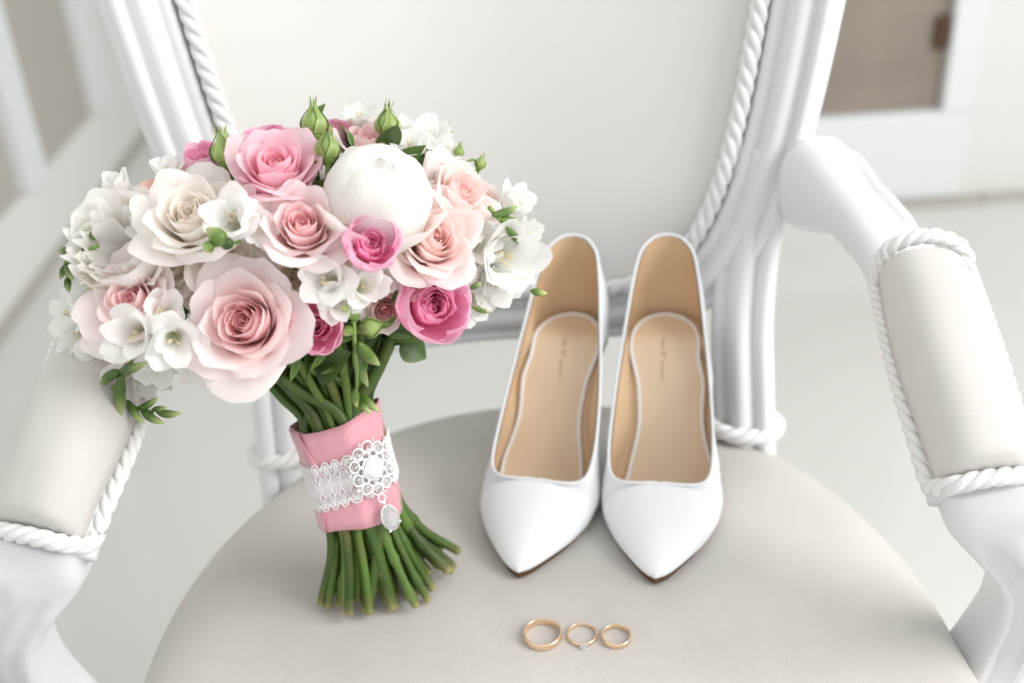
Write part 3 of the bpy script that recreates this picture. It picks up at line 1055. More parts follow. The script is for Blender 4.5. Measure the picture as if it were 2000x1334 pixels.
def spray_rose(P, z, R, pal, seed, n_out=8, spin=0.0, label=None):
    """cupped, very full little rose"""
    rnd = random.Random(seed)
    pin, pout = [], []
    # ruffled inside: whorls of small petals
    for ring_n, rr, hh, w in ((4, 0.06, 0.86, 0.20), (6, 0.20, 0.92, 0.26), (8, 0.34, 1.0, 0.30), (9, 0.48, 1.06, 0.34)):
        p0 = rnd.uniform(0, 6.28)
        for i in range(ring_n):
            ph = p0 + 2 * pi * i / ring_n + rnd.uniform(-0.25, 0.25)
            pin.append(petal(ph, R * rr * 0.5, R * w * rnd.uniform(0.8, 1.25), R * hh * rnd.uniform(0.93, 1.06), 24 + 30 * rr, 8 * rr, rnd.uniform(-34, 20) , rnd, nu=9, nv=8,
                             notch=0.2, ruff=0.10, edge=rnd.uniform(-20, 26), spiral=rnd.uniform(-0.12, 0.18), col=shade(pal, 0.25 + rr * 0.9, True)))
    ph = rnd.uniform(0, 6.28)
    for i in range(n_out):
        t = i / (n_out - 1)
        ph += 2.399 + rnd.uniform(-0.1, 0.1)
        a2 = -44 + 40 * t + rnd.uniform(-8, 8)
        pout.append(petal(ph, R * 0.12, R * (0.62 + 0.12 * t), R * (1.72 - 0.30 * t * rnd.random()), 84, 22, a2, rnd, nu=13, nv=12, notch=0.14, ruff=0.03, tip=0.02,
                          edge=rnd.uniform(-4, 12), spiral=0.03, vmid=0.5, col=shade(pal, 0.55 + 0.45 * t, False)))
    return flower("spray_rose", P, z, pin, pout, label, spin=spin)

def peony_globe(P, z, R, seed, spin=0.0, label=None, n_out=9, loose=3):
    rnd = random.Random(seed)
    pin, pout = [], []
    ph = rnd.uniform(0, 6.28)
    # closed inner globe
    for i in range(5):
        ph += 2 * pi / 5 + rnd.uniform(-0.1, 0.1)
        pin.append(petal(ph, R * 0.05, R * 1.0, R * 2.95, 90, 4, -118, rnd, nu=13, nv=16, notch=0.10, ruff=0.008, spiral=0.03, vmid=0.5, col=shade(PEONY, 0.9, False)))
    sv, sc_ = [], []
    for i in range(10):
        for k_ in range(16):
            th, ph_ = pi * i / 9, 2 * pi * k_ / 16
            sv.append((R * 0.78 * sin(th) * cos(ph_), R * 0.78 * sin(th) * sin(ph_), R * (0.93 + 0.82 * cos(th))))
            sc_.append(PEONY['mid'])
    pin.append((np.array(sv), grid_faces(10, 16, True), np.array(sc_)))
    for i in range(n_out):
        t = i / (n_out - 1)
        ph += 2.399 + rnd.uniform(-0.15, 0.15)
        if i >= n_out - loose:
            pout.append(petal(ph, R * 0.08, R * 0.80, R * rnd.uniform(1.7, 1.95), 86, 40, rnd.uniform(0, 28), rnd, nu=13, nv=13, notch=0.18, ruff=0.03, edge=10, spiral=0.02, col=shade(PEONY, 1, False)))
        else:
            pout.append(petal(ph, R * 0.08, R * rnd.uniform(0.74, 0.9), R * rnd.uniform(1.95, 2.5), 88, 10 + 5 * t, -78 + 30 * t, rnd, nu=13, nv=15, notch=0.16, ruff=0.014, tip=0.0, edge=6, spiral=0.02, col=shade(PEONY, 0.95, False)))
    return flower("peony", P, z, pin, pout, label, spin=spin)

def peony_ruffled(P, z, R, seed, spin=0.0, label=None):
    rnd = random.Random(seed)
    pin, pout = [], []
    for ring_n, rr, hh, w in ((4, 0.10, 1.25, 0.30), (6, 0.28, 1.32, 0.36), (8, 0.45, 1.36, 0.42), (9, 0.6, 1.36, 0.46)):
        p0 = rnd.uniform(0, 6.28)
        for i in range(ring_n):
            ph = p0 + 2 * pi * i / ring_n + rnd.uniform(-0.2, 0.2)
            pin.append(petal(ph, R * rr * 0.5, R * w * rnd.uniform(0.8, 1.3), R * hh * rnd.uniform(0.88, 1.1), 34 + 32 * rr, 10 + 16 * rr, rnd.uniform(-15, 60), rnd, nu=11, nv=8,
                             notch=0.1, ruff=0.20, edge=rnd.uniform(-20, 20), spiral=rnd.uniform(-0.1, 0.12), col=shade(PEONY, 0.6, False)))
    ph = rnd.uniform(0, 6.28)
    for i in range(8):
        t = i / 7
        ph += 2.399
        pout.append(petal(ph, R * 0.1, R * 0.74, R * rnd.uniform(1.45, 1.75), 86, 24, -12 + 45 * t, rnd, nu=13, nv=13, notch=0.15, ruff=0.03, edge=8, spiral=0.02, col=shade(PEONY, 1, False)))
    return flower("peony", P, z, pin, pout, label, spin=spin)

def freesia(P, z, R, seed, spin=0.0, openness=1.0, n=6, pal=WHITE, label=None, name="freesia"):
    rnd = random.Random(seed)
    pin, pout = [], []
    # throat tube + stamens
    A = []
    for i in range(4):
        a = rnd.uniform(0, 6.28)
        path = spline([V(0, 0, R * 0.3), V(R * 0.05 * cos(a), R * 0.05 * sin(a), R * 0.75), V(R * 0.14 * cos(a), R * 0.14 * sin(a), R * 1.02)], 8)
        v, f = tube(path, np.interp(np.arange(8), [0, 5, 6, 7], [0.012 * R, 0.012 * R, 0.028 * R, 0.02 * R]), 6)
        pin.append((v, f, np.tile(np.array(lin(240, 232, 200)), (len(v), 1))))
    v, f = tube(spline([V(0, 0, -R * 0.55), V(0, 0, -R * 0.1), V(0, 0, R * 0.35)], 10), np.linspace(0.05, 0.2, 10) * R, 10, caps=False)
    cc = np.array([mix(lin(150, 170, 90), pal['mid'], smooth(i / 5)) for i in range(10) for _ in range(10)])
    pin.append((v, f, cc))
    for i in range(n):
        inner = i % 2
        ph = spin + 2 * pi * i / n + rnd.uniform(-0.12, 0.12)
        o_ = openness * rnd.uniform(0.75, 1.2)
        pout.append(petal(ph, R * 0.06, R * (0.66 if not inner else 0.56) * rnd.uniform(0.9, 1.12), R * rnd.uniform(1.28, 1.5), 22, 26 * o_ + (-6 if inner else 4), (74 if not inner else 56) * o_ + rnd.uniform(-18, 18), rnd,
                          nu=9, nv=11, notch=0.34, ruff=0.06, edge=rnd.uniform(-22, 8), spiral=0.02, vmid=0.5, basew=0.35, col=shade(pal, 0.95, False), cup=0.05))
    return flower(name, P, z, pin, pout, label)

G_DARK, G_MID, G_LIGHT, G_YEL = lin(44, 70, 24), lin(112, 144, 62), lin(156, 180, 104), lin(204, 214, 146)
def bud_mesh(a, b, r, c0, c1, n=10, m=14, tipr=0.25):
    a, b = V(*a), V(*b)
    t = np.linspace(0, 1, m)
    prof = np.sin(pi * np.clip(t, 0, 1) ** 0.8) ** 0.75
    prof = np.maximum(prof, 0.22 * (1 - t))
    prof[-1] = 0.06
    path = spline([a, (a + b) / 2 + np.cross(nrm(b - a), toC) * np.linalg.norm(b - a) * 0.05, b], m)
    v, f = tube(path, prof * r + 1e-5, n)
    c = np.array([mix(c0, c1, smooth((x - 0.35) / 0.65)) for x in t for _ in range(n)])
    return v, f, c
def freesia_bud(p, q, rpx, tone=0.5, off=0.006, name="freesia_bud"):
    a, _, ta = dome(*p, off)
    b, _, tb = dome(*q, off + 0.002)
    c0 = mix(G_DARK, G_MID, tone)
    v, f, c = bud_mesh(a, b, rpx * 0.6 * (ta + tb) / 2 / FPX * 1.6, c0, mix(G_LIGHT, G_YEL, tone))
    mesh(name, v, f, 'green', bq, cols=c)
def sprig(pts, r=0.0009, off=0.005, c=None, name="sprig"):
    P = spline([dome(*p, off)[0] for p in pts], 6 * len(pts))
    v, f = tube(P, np.linspace(r, r * 0.7, len(P)), 7)
    mesh(name, v, f, 'green', bq, cols=np.tile(np.array(c or G_MID), (len(v), 1)))
def leaf_mesh(base, dirn, nrm_, L, W, curl, c0, c1, fold=0.25):
    d, n = nrm(dirn), nrm(nrm_ - dirn * np.dot(nrm_, nrm(dirn)))
    s = np.cross(d, n)
    v, c = [], []
    nl, nw = 9, 5
    for i in range(nl):
        t = i / (nl - 1)
        w = W * sin(pi * t ** 0.8) ** 0.9 + 1e-5
        for j in range(nw):
            u = -1 + 2 * j / (nw - 1)
            v.append(base + d * L * t + n * (-curl * L * t * t + fold * w * abs(u)) + s * w * u)
            c.append(mix(c0, c1, t * 0.6 + 0.3 * abs(u)))
    return v, grid_faces(nl, nw), c

def rose_bud(px, py, rpx, tx, ty, off=0.004, seed=0, sep=1.0, tone=0.5, tip=None):
    """green bud with five long sepals"""
    p, n, t = dome(px, py, off)
    r = rpx * t / FPX
    z = nrm(toC * 0.15 + CR * tx + CU * ty)
    Bm = basis(z, seed)
    rnd = random.Random(seed + 50)
    prof = [(-1.5, 0.20), (-1.2, 0.34), (-1.0, 0.52), (-0.86, 0.60), (-0.78, 0.57), (-0.6, 0.82), (-0.3, 0.98), (0.0, 1.0), (0.35, 0.90), (0.7, 0.66), (1.0, 0.38), (1.25, 0.16), (1.38, 0.03)]
    v, c = [], []
    for h, q in prof:
        for k_ in range(16):
            a = 2 * pi * k_ / 16
            v.append((r * q * cos(a), r * q * sin(a), r * h))
            c.append(mix(G_MID, G_LIGHT, smooth((h + 1) / 1.6) * 0.7 + tone * 0.3))
    o = mesh("rose_bud", p + np.array(v) @ Bm.T, grid_faces(len(prof), 16, True), 'green', bq, cols=np.array(c))
    for i in range(5):
        ph = 2 * pi * i / 5 + rnd.uniform(-0.15, 0.15)
        open_ = rnd.uniform(0.0, 1.0) * sep
        sv, sc = [], []
        nl, nw = 12, 5
        for a_ in range(nl):
            tt = a_ / (nl - 1)
            h = -0.72 + tt * (2.5 + 0.5 * rnd.random())
            rad = np.interp(h, [x[0] for x in prof], [x[1] for x in prof]) + 0.05 + (tt ** 2.2) * (0.15 + 0.75 * open_)
            w = 0.52 * (1 - tt) ** 0.75 * (0.55 + 0.45 * sin(pi * min(1, tt * 2.2 + 0.15))) + 0.012
            for b_ in range(nw):
                u = -1 + 2 * b_ / (nw - 1)
                th = ph + u * w / max(rad, 0.35)
                rr = rad + 0.06 * abs(u) ** 2
                sv.append((r * rr * cos(th), r * rr * sin(th), r * h))
                sc.append(mix(mix(G_MID, G_LIGHT, 0.35 + 0.4 * (1 - tt)), G_YEL, 0.55 * abs(u) ** 3))
        mesh("sepal", p + np.array(sv) @ Bm.T, grid_faces(nl, nw), 'green', o, cols=np.array(sc))
    st = spline([p - z * r * 1.3, p - z * r * 3.2, p - z * r * 5 - n * 0.02], 10)
    v, f = tube(st, r * 0.2, 7)
    mesh("stalk", v, f, 'green', o, cols=np.tile(np.array(G_MID), (len(v), 1)))

# --- flowers: place on the dome, size, facing
def spot(px, py, Rpx, tx, ty, depth=0.8, off=0.0, k=0.3):
    p, n, t = dome(px, py, off)
    R = Rpx * (t) / FPX
    z = facing(n, tx, ty, k)
    return p - z * R * depth, z, R
def put_rose(px, py, Rpx, tx, ty, pal, seed, off=0.0, **k):
    P, z, R = spot(px, py, Rpx * 1.18, tx, ty, 0.72, off)
    FILLER[0] = off < -0.009
    o = rose(P, z, R, pal, seed, **k)
    FILLER[0] = False
    return o

put_rose(478, 630, 96, -0.30, 0.25, PINK, 11, off=0.008, n_in=17, n_out=10, openness=1.0, label="largest open pale pink rose, facing the front")
put_rose(538, 330, 80, -0.05, 0.95, PINK2, 12, off=0.004, n_in=13, n_out=8, openness=0.95, flare=0.75)
put_rose(592, 448, 70, -0.05, 0.50, PINK, 13, off=0.006, n_in=12, n_out=8, openness=0.85, flare=1.1, H=1.15)
put_rose(848, 468, 80, 0.10, 0.42, PALE, 14, n_in=13, n_out=9, openness=1.0)
put_rose(895, 375, 64, 0.75, 0.75, PALE, 15, off=-0.004, n_in=10, n_out=7)
put_rose(262, 590, 80, -0.25, 0.55, PINK, 16, off=0.002, n_in=13, n_out=9)
put_rose(715, 280, 62, 0.1, 1.3, PINK, 17, off=-0.02, n_in=8, n_out=7)
put_rose(322, 385, 56, -0.5, 1.1, SALMON, 18, off=-0.012, n_in=7, n_out=6)
put_rose(940, 395, 46, 0.7, 0.6, PALE, 19, off=-0.03, n_in=6, n_out=6)
put_rose(372, 425, 84, -0.10, 0.50, CREAM, 20, off=0.004, n_in=14, n_out=9, openness=1.0, label="cream rose beside the ruffled white peony")
put_rose(440, 510, 66, 0.25, 0.1, CREAM, 21, off=-0.014, n_in=5, n_out=6)
put_rose(752, 605, 44, -0.1, -0.15, PINK, 22, off=-0.012, n_in=6, n_out=6, openness=0.6)
put_rose(570, 545, 60, 0.05, -0.1, CREAM, 25, off=-0.022, n_in=4, n_out=6)

def put_spray(px, py, Rpx, tx, ty, pal, seed, off=0.0, **k):
    P, z, R = spot(px, py, Rpx * 1.2, tx, ty, 0.95, off, 0.15)
    FILLER[0] = off < -0.003
    o = spray_rose(P, z, R, pal, seed, **k)
    FILLER[0] = False
    return o
put_spray(850, 595, 72, 0.12, 0.05, HOT, 31, off=0.006, label="hot pink cupped rose at the bouquet's edge next to the shoe")
put_spray(728, 474, 52, 0.2, 0.2, HOT, 32, off=0.024)
put_spray(618, 640, 50, 0.02, -0.1, HOT2, 33, off=0.008)
put_spray(396, 305, 34, -0.2, 1.0, HOT2, 34, off=-0.004)
put_spray(520, 275, 44, -0.1, 1.2, HOT2, 35, off=-0.012)
put_spray(655, 255, 34, 0.1, 1.3, HOT2, 36, off=-0.02)

P, z, R = spot(738, 388, 106, 0.12, 1.15, 1.0, 0.004, 0.2)
peony_globe(P, z, R, 41, label="closed white peony globe in the top of the bouquet")
P, z, R = spot(232, 480, 104, -0.30, 0.30, 0.95, 0.0, 0.2)
peony_ruffled(P, z, R, 42, label="ruffled white peony on the side of the left armrest")

def put_freesia(px, py, Rpx, tx, ty, seed, off=0.006, **k):
    P, z, R = spot(px, py, Rpx * 1.25, tx, ty, 0.8, off, 0.2)
    FILLER[0] = off < -0.0065
    o = freesia(P, z, R, seed, **k)
    FILLER[0] = False
    return o
put_freesia(455, 428, 56, -0.35, 0.35, 51, off=0.014)
put_freesia(505, 440, 42, 0.5, -0.2, 52, off=0.012, openness=1.2)
put_freesia(640, 548, 56, -0.3, 0.0, 53, off=0.014)
put_freesia(712, 560, 46, 0.35, 0.0, 54, off=0.012)
put_freesia(660, 590, 44, 0.0, -0.6, 70, off=0.012)
put_freesia(262, 652, 60, -0.35, -0.1, 55, off=0.024)
put_freesia(340, 665, 56, 0.25, -0.2, 56, off=0.022)
put_freesia(240, 372, 46, -0.7, 0.9, 57, off=-0.002, openness=0.35)
put_freesia(330, 335, 38, -0.3, 1.1, 58, off=-0.006, openness=0.7)
put_freesia(830, 265, 54, 0.3, 1.1, 59, off=-0.01)
put_freesia(800, 285, 44, -0.3, 0.9, 71, off=-0.006)
put_freesia(700, 228, 36, 0.0, 1.2, 60, off=-0.01)
put_freesia(1005, 395, 48, 0.8, 0.5, 61, off=-0.004, openness=0.8)
put_freesia(1020, 455, 44, 0.9, 0.1, 62, off=-0.002, openness=0.6)
put_freesia(160, 655, 52, -0.7, 0.05, 63, off=0.0)
put_freesia(172, 715, 44, -0.5, -0.5, 64, off=-0.002)
put_freesia(235, 735, 54, -0.15, -0.8, 65, off=0.004, openness=0.5)
put_freesia(385, 700, 50, 0.1, -0.8, 66, off=0.002, openness=0.6)
P, z, R = spot(975, 500, 112, 0.55, -0.2, 0.8, 0.0, 0.2)
freesia(P, z, R, 67, openness=0.72, n=7, name="lisianthus", label="large white lisianthus bloom spreading toward the shoe")
P, z, R = spot(965, 545, 84, 0.3, -0.5, 0.8, -0.006, 0.2)
freesia(P, z, R, 68, openness=0.8, n=6, name="lisianthus")

for a_ in ((205, 690, 52, -0.4, -0.1, 90, 0.002), (305, 705, 46, 0.1, -0.5, 91, 0.004), (140, 615, 46, -0.8, 0.2, 92, -0.004), (320, 610, 44, 0.3, 0.4, 93, 0.008), (420, 715, 44, 0.1, -0.7, 94, -0.004), (200, 395, 40, -0.8, 0.5, 95, -0.006), (470, 395, 40, 0.4, 0.6, 96, 0.006),
           (905, 440, 50, 0.5, 0.3, 97, -0.010), (930, 590, 44, 0.4, -0.4, 98, -0.006), (775, 255, 38, 0.2, 1.0, 99, -0.012), (860, 300, 44, 0.5, 0.9, 100, -0.012)):
    put_freesia(*a_[:6], off=a_[6])
for a_ in ((300, 440, 50, -0.2, 0.5, 110, -0.010), (180, 560, 50, -0.7, 0.0, 111, -0.010), (265, 400, 44, -0.4, 0.9, 112, -0.012), (560, 300, 40, 0, 1.0, 113, -0.012), (640, 370, 44, 0, 0.6, 114, -0.012),
           (800, 420, 46, 0.2, 0.5, 115, -0.012), (930, 470, 50, 0.6, 0.2, 116, -0.008), (880, 530, 50, 0.4, 0, 117, -0.012), (550, 600, 44, 0, -0.2, 118, -0.012), (150, 700, 48, -0.6, -0.3, 119, -0.008), (280, 740, 44, 0, -0.7, 120, -0.008), (745, 545, 40, 0.2, 0.1, 121, -0.010)):
    put_freesia(*a_[:6], off=a_[6], openness=1.1)
put_rose(330, 520, 60, -0.1, 0.2, CREAM, 26, off=-0.016, n_in=4, n_out=5)
put_rose(665, 480, 56, 0.1, 0.1, PALE, 27, off=-0.016, n_in=4, n_out=5)
put_rose(790, 530, 56, 0.2, 0.0, PALE, 28, off=-0.016, n_in=4, n_out=5)
put_rose(400, 590, 50, -0.2, 0.0, PALE, 29, off=-0.018, n_in=3, n_out=4)
put_rose(215, 690, 56, -0.3, -0.3, PINK, 30, off=-0.014, n_in=4, n_out=5)

# --- green buds
rose_bud(437, 298, 24, -0.12, 1.0, 0.006, 1, 1.0)
rose_bud(614, 243, 25, -0.05, 1.0, -0.004, 2, 0.3)
rose_bud(641, 290, 23, 0.03, 1.0, 0.010, 3, 0.25)
rose_bud(757, 245, 23, 0.04, 1.0, 0.0, 4, 0.35)
rose_bud(872, 258, 10, 0.1, 1.0, -0.004, 5, 0.3)
rose_bud(896, 296, 10, 0.2, 1.0, -0.004, 6, 0.6)
rose_bud(938, 320, 11, 0.3, 1.0, -0.004, 7, 0.6)
rose_bud(722, 640, 20, 0.75, 0.2, -0.002, 8, 0.2)
sprig([(900, 345), (906, 322), (925, 312), (936, 328)], 0.0008, -0.006)
sprig([(948, 362), (925, 352), (915, 345), (930, 332)], 0.0008, -0.006)
for p, q, r, tn in (((233, 724), (194, 753), 10, 0.3), ((233, 724), (286, 708), 9, 0.2), ((237, 730), (238, 814), 11, 0.35), ((200, 770), (206, 838), 9, 0.2), ((196, 770), (163, 784), 8, 0.2),
                    ((250, 782), (280, 828), 8, 0.4), ((276, 802), (321, 828), 8, 0.45), ((268, 800), (309, 776), 7, 0.3), ((296, 800), (326, 795), 6, 0.4), ((306, 806), (355, 807), 8, 0.5),
                    ((149, 499), (112, 488), 9, 0.25), ((168, 486), (144, 461), 10, 0.2), ((184, 468), (173, 447), 7, 0.6), ((147, 511), (127, 508), 7, 0.3), ((133, 515), (117, 546), 7, 0.2), ((130, 515), (143, 548), 7, 0.2), ((133, 540), (135, 572), 7, 0.2),
                    ((440, 478), (402, 446), 17, 0.75), ((418, 478), (396, 490), 12, 0.8), ((455, 482), (425, 470), 13, 0.1),
                    ((962, 421), (1011, 402), 9, 0.4), ((978, 430), (1016, 430), 10, 0.6), ((989, 444), (1029, 482), 8, 0.6), ((1010, 472), (1043, 489), 8, 0.4), ((1036, 476), (1063, 495), 6, 0.6), ((1041, 488), (1060, 519), 7, 0.7),
                    ((1036, 567), (1069, 573), 8, 0.8), ((917, 563), (941, 551), 6, 0.4), ((922, 600), (962, 609), 5, 0.6),
                    ((700, 625), (668, 598), 13, 0.8), ((688, 640), (672, 655), 12, 0.9), ((700, 670), (742, 714), 13, 0.6), ((693, 676), (719, 757), 12, 0.55), ((694, 758), (697, 796), 8, 0.6), ((704, 768), (742, 805), 9, 0.6), ((704, 782), (724, 808), 8, 0.7)):
    freesia_bud(p, q, r, tn, 0.030 if p[1] > 690 and p[0] < 400 else (0.026 if 390 < p[0] < 460 else (0.018 if p[0] > 950 else 0.012)))
for pts in (((262, 690), (240, 735), (205, 775)), ((232, 730), (246, 785), (300, 806)), ((190, 480), (150, 500), (128, 512), (132, 545)), ((470, 470), (440, 478), (415, 480)),
            ((955, 405), (985, 438), (1015, 470), (1042, 488)), ((690, 610), (692, 660), (697, 720), (697, 770), (705, 785))):
    sprig(pts, 0.0012, 0.028 if pts[-1][1] > 770 and pts[0][0] < 400 else (0.016 if pts[0][0] > 900 else 0.010), mix(G_MID, G_LIGHT, 0.4))
for (px, py, tx, ty, L, W) in ((298, 368, 0.3, 1.0, 36, 9), (300, 372, 0.7, 0.9, 38, 7), (700, 655, -0.6, -0.5, 44, 10), (745, 650, 0.6, 0.3, 46, 9), (770, 600, 0.4, 0.9, 40, 6), (612, 225, 0.35, 0.9, 44, 14), (560, 590, -0.8, 0.3, 30, 7), (650, 600, -0.5, 0.3, 36, 9),
                               (705, 690, 0.3, -0.8, 50, 9), (640, 690, -0.4, -0.7, 55, 9), (668, 720, -0.6, -0.5, 46, 8), (585, 700, -0.2, -0.9, 60, 9), (760, 660, 0.7, -0.2, 52, 8), (690, 275, -0.2, 0.9, 36, 6)):
    p, n, t = dome(px, py, 0.0)
    d = CR * tx + CU * ty
    v, f, c = leaf_mesh(p - n * 0.004, d, n, L * t / FPX, W * t / FPX, 0.2, G_DARK, G_MID)
    mesh("leaf", v, f, 'green', bq, cols=np.array(c))
# dark leaves packed between the blooms
A = Acc()
for i in range(150):
    a, h = RND.uniform(0, 2 * pi), RND.uniform(-0.75, 0.6)
    rr = sqrt(max(0, 1 - h * h)) * RND.uniform(0.25, 0.74)
    p = HC + E1 * SEMI[0] * rr * cos(a) + E3 * SEMI[2] * rr * sin(a) + AX * SEMI[1] * h
    out = nrm(p - (HC - AX * 0.05))
    d = nrm(out + V(RND.uniform(-1, 1), RND.uniform(-1, 1), RND.uniform(-1, 1)) * 0.7)
    v, f, c = leaf_mesh(p, d, nrm(V(RND.uniform(-1, 1), RND.uniform(-1, 1), RND.uniform(-1, 1))), RND.uniform(0.018, 0.034), RND.uniform(0.006, 0.010), 0.3, G_DARK, mix(G_DARK, G_MID, 0.6))
    A.add(v, f, c)
A.build("foliage", 'green', bq, kind="stuff")

# --- stems
def stem(end, waist, top, r, col, knots=0, seed=0):
    rnd = random.Random(seed)
    mid1 = bp(waist[0], 0.040, waist[1]) * 0.5 + (V(*end) * 0.5 + bp(waist[0], 0.075, waist[1]) * 0.5) * 0.5
    P = spline([V(*end), mid1, bp(waist[0], 0.075, waist[1]), bp(waist[0] * 1.02, 0.118, waist[1] * 1.02), bp(waist[0] * 0.62 + top[0] * 0.38, 0.140, waist[1] * 0.62 + top[1] * 0.38), bp(top[0], top[2], top[1])], 46)
    rad = np.full(46, r)
    for _ in range(knots):
        c = rnd.uniform(2, 20) if rnd.random() < 0.7 else rnd.uniform(34, 42)
        rad = rad * (1 + 0.42 * np.exp(-((np.arange(46) - c) / 0.9) ** 2))
    for k_ in range(46):
        w = mnoise.noise_vector(Vector((seed * 3.1, k_ * 0.11, 0)))
        P[k_] += V(*w) * 0.0012 * (0 if 12 < k_ < 24 else 1)
    P[:, 2] = np.maximum(P[:, 2], r * 0.7)
    v, f = tube(P, rad, 10)
    cut = lin(176, 170, 120)
    base = mix(G_DARK, G_MID, col)
    cc = []
    for i in range(46):
        c = mix(base, lin(126, 112, 66), (0.5 if seed % 4 == 0 else 0.18) * max(0, mnoise.noise((i * 0.25, seed * 1.7, 0)) + 0.25))
        c = mix(c, lin(140, 128, 82), 0.5 * max(0, 1 - i / 3))
        if i == 0:
            c = cut
        cc += [c] * 10
    mesh("stem", v, f, 'green', bq, cols=np.array(cc))
ns = 50
for i in range(ns):
    rr = sqrt((i + 0.5) / ns)
    a = i * 2.39996
    ce, se = cos(a), sin(a)
    end = (-0.0835 + 0.043 * rr * ce + RND.uniform(-.003, .003), 0.046 - 0.025 * rr * se + 0.006 * ce * rr, 0.0028 + (RND.uniform(0, 0.003) if i % 3 else RND.uniform(0.002, 0.012)))
    tw = a + 0.25
    stem(end, (0.0212 * rr * ce, 0.0180 * rr * se), (0.056 * rr * cos(tw) + 0.004, 0.046 * rr * sin(tw), RND.uniform(0.165, 0.185)), RND.uniform(0.0021, 0.0032), RND.choice((0.1, 0.35, 0.6, 0.85, 1.15)), RND.randint(0, 3), i)
stem((-0.041, 0.066, 0.010), (0.0205, 0.004), (-0.03, 0.02, 0.16), 0.0027, 0.35, 1, 81)
stem((-0.052, 0.060, 0.005), (0.0195, 0.009), (-0.02, 0.03, 0.16), 0.0029, 0.6, 1, 82)
stem((-0.121, 0.034, 0.0035), (-0.018, 0.009), (0.056, 0.025, 0.18), 0.0030, 0.2, 0, 83)
stem((-0.095, 0.026, 0.003), (0.010, 0.0155), (0.058, 0.030, 0.18), 0.0036, 0.25, 1, 84)
stem((-0.078, 0.028, 0.003), (0.002, 0.0165), (-0.046, 0.030, 0.175), 0.0034, 0.3, 1, 85)

# --- ribbon, lace
RV0, RV1 = 0.055, 0.1165
def rib(a, v, off=0.0):
    """a: angle round the handle (0 = right, pi/2 = front); faceted, slightly waisted"""
    c, s = cos(a), sin(a)
    sd = 2 * pi / 7
    fac = 1 + 0.85 * (cos(sd / 2) / cos(((a + 0.25 + (v - 0.08) * 2.0) % sd) - sd / 2) - 0.965) + 0.02 * mnoise.noise((a * 2.3, v * 45, 0.4))
    k = (v - RV0) / (RV1 - RV0)
    wst = 0.0243 + 0.0014 * abs(2 * k - 1) ** 2 + 0.0012 * k
    return bp((wst * fac + off) * math.copysign(abs(c) ** 0.9, c), v, (0.0222 * fac + off) * math.copysign(abs(s) ** 0.9, s))
v = []
na, nv_ = 96, 12
for off_, rev in ((0.0, False),):
    for j in range(nv_):
        for i in range(na):
            a = 2 * pi * i / na
            k = j / (nv_ - 1)
            lo = RV0 + 0.0012 * sin(3 * a + 1)
            hi = RV1 + 0.0014 * sin(2 * a + 0.4) + 0.0035 * max(0, cos(a)) - 0.001 * max(0, sin(a))
            v.append(rib(a, lo + (hi - lo) * k, 0.0006 * sin(pi * k)))
ribbon = mesh("ribbon", v, grid_faces(nv_, na, True), 'satin', bq)
m_ = ribbon.modifiers.new("thickness", 'SOLIDIFY'); m_.thickness = 0.0006; m_.offset = 1
# folded-over end of the ribbon on the left
v = []
for j in range(10):
    k = j / 9
    for i in range(14):
        q = i / 13
        a_end = pi * 0.80 - 0.42 * (1 - abs(2 * k - 1.1)) + 0.10 * k
        a = pi * 1.25 + (a_end - pi * 1.25) * q
        v.append(rib(a, RV0 + 0.0005 + (RV1 - RV0 - 0.0012) * k, 0.0004 + 0.0005 * q))
fl = mesh("ribbon_end", v, grid_faces(10, 14), 'satin', ribbon)
m_ = fl.modifiers.new("thickness", 'SOLIDIFY'); m_.thickness = 0.0005; m_.offset = 1

LV = 0.0845          # lace centre height
A = Acc()
def lace_path(fn, r=0.00035, n=24):
    P = np.array([fn(t) for t in np.linspace(0, 1, n)])
    A.add(*tube(P, r * 0.72, 5, caps=False))
def lp(a, dv, off=0.0017):
    # the band climbs slightly to the right
    return rib(a, LV + dv + 0.0030 * cos(a), off)
a_lo, a_hi = -0.25, pi + 0.30
nsc = 15
da = (a_hi - a_lo) / nsc
for half in (1, -1):
    for i in range(nsc):
        a0 = a_lo + i * da
        sc_ = lambda t, g=1.0, b=0.0095, h=0.0042: lp(a0 + da * t, half * (b + h * sin(pi * t) ** 0.7 * g))
        lace_path(lambda t: sc_(t), 0.00062)
        lace_path(lambda t: sc_(t, 0.72, 0.0088), 0.00055)
        # arch and net below the scallop
        lace_path(lambda t: lp(a0 + da * (t - 0.5), half * (0.0012 + 0.0068 * sin(pi * t) ** 0.8)), 0.00062)
        lace_path(lambda t: lp(a0 + da * (t - 0.5), half * (0.0004 + 0.0058 * sin(pi * t) ** 0.8)), 0.00045)
        for q in np.linspace(0.2, 0.8, 6):
            lace_path(lambda t: lp(a0 + da * (q - 0.5 + 0.25 * (t - 0.5)), half * (0.0006 + 0.0052 * sin(pi * q) * t)), 0.00028, 6)
            lace_path(lambda t: lp(a0 + da * (q - 0.5 - 0.25 * (t - 0.5)), half * (0.0006 + 0.0052 * sin(pi * q) * t)), 0.00028, 6)
        # diamond in the scallop
        for g_, r_ in ((1.0, 0.00050), (0.55, 0.00060)):
            dm = [(0.5 - 0.27 * g_, 0), (0.5, 0.0029 * g_), (0.5 + 0.27 * g_, 0), (0.5, -0.0029 * g_), (0.5 - 0.27 * g_, 0)]
            for (q0, h0), (q1, h1) in zip(dm[:-1], dm[1:]):
                lace_path(lambda t: lp(a0 + da * (q0 + (q1 - q0) * t), half * (0.0088 + h0 + (h1 - h0) * t)), r_, 6)
        for q in np.linspace(0.05, 0.95, 7):
            lace_path(lambda t: lp(a0 + da * q, half * (0.0086 + (0.0105 * sin(pi * q) ** 0.7 * 0.4) * t)), 0.00025, 4)
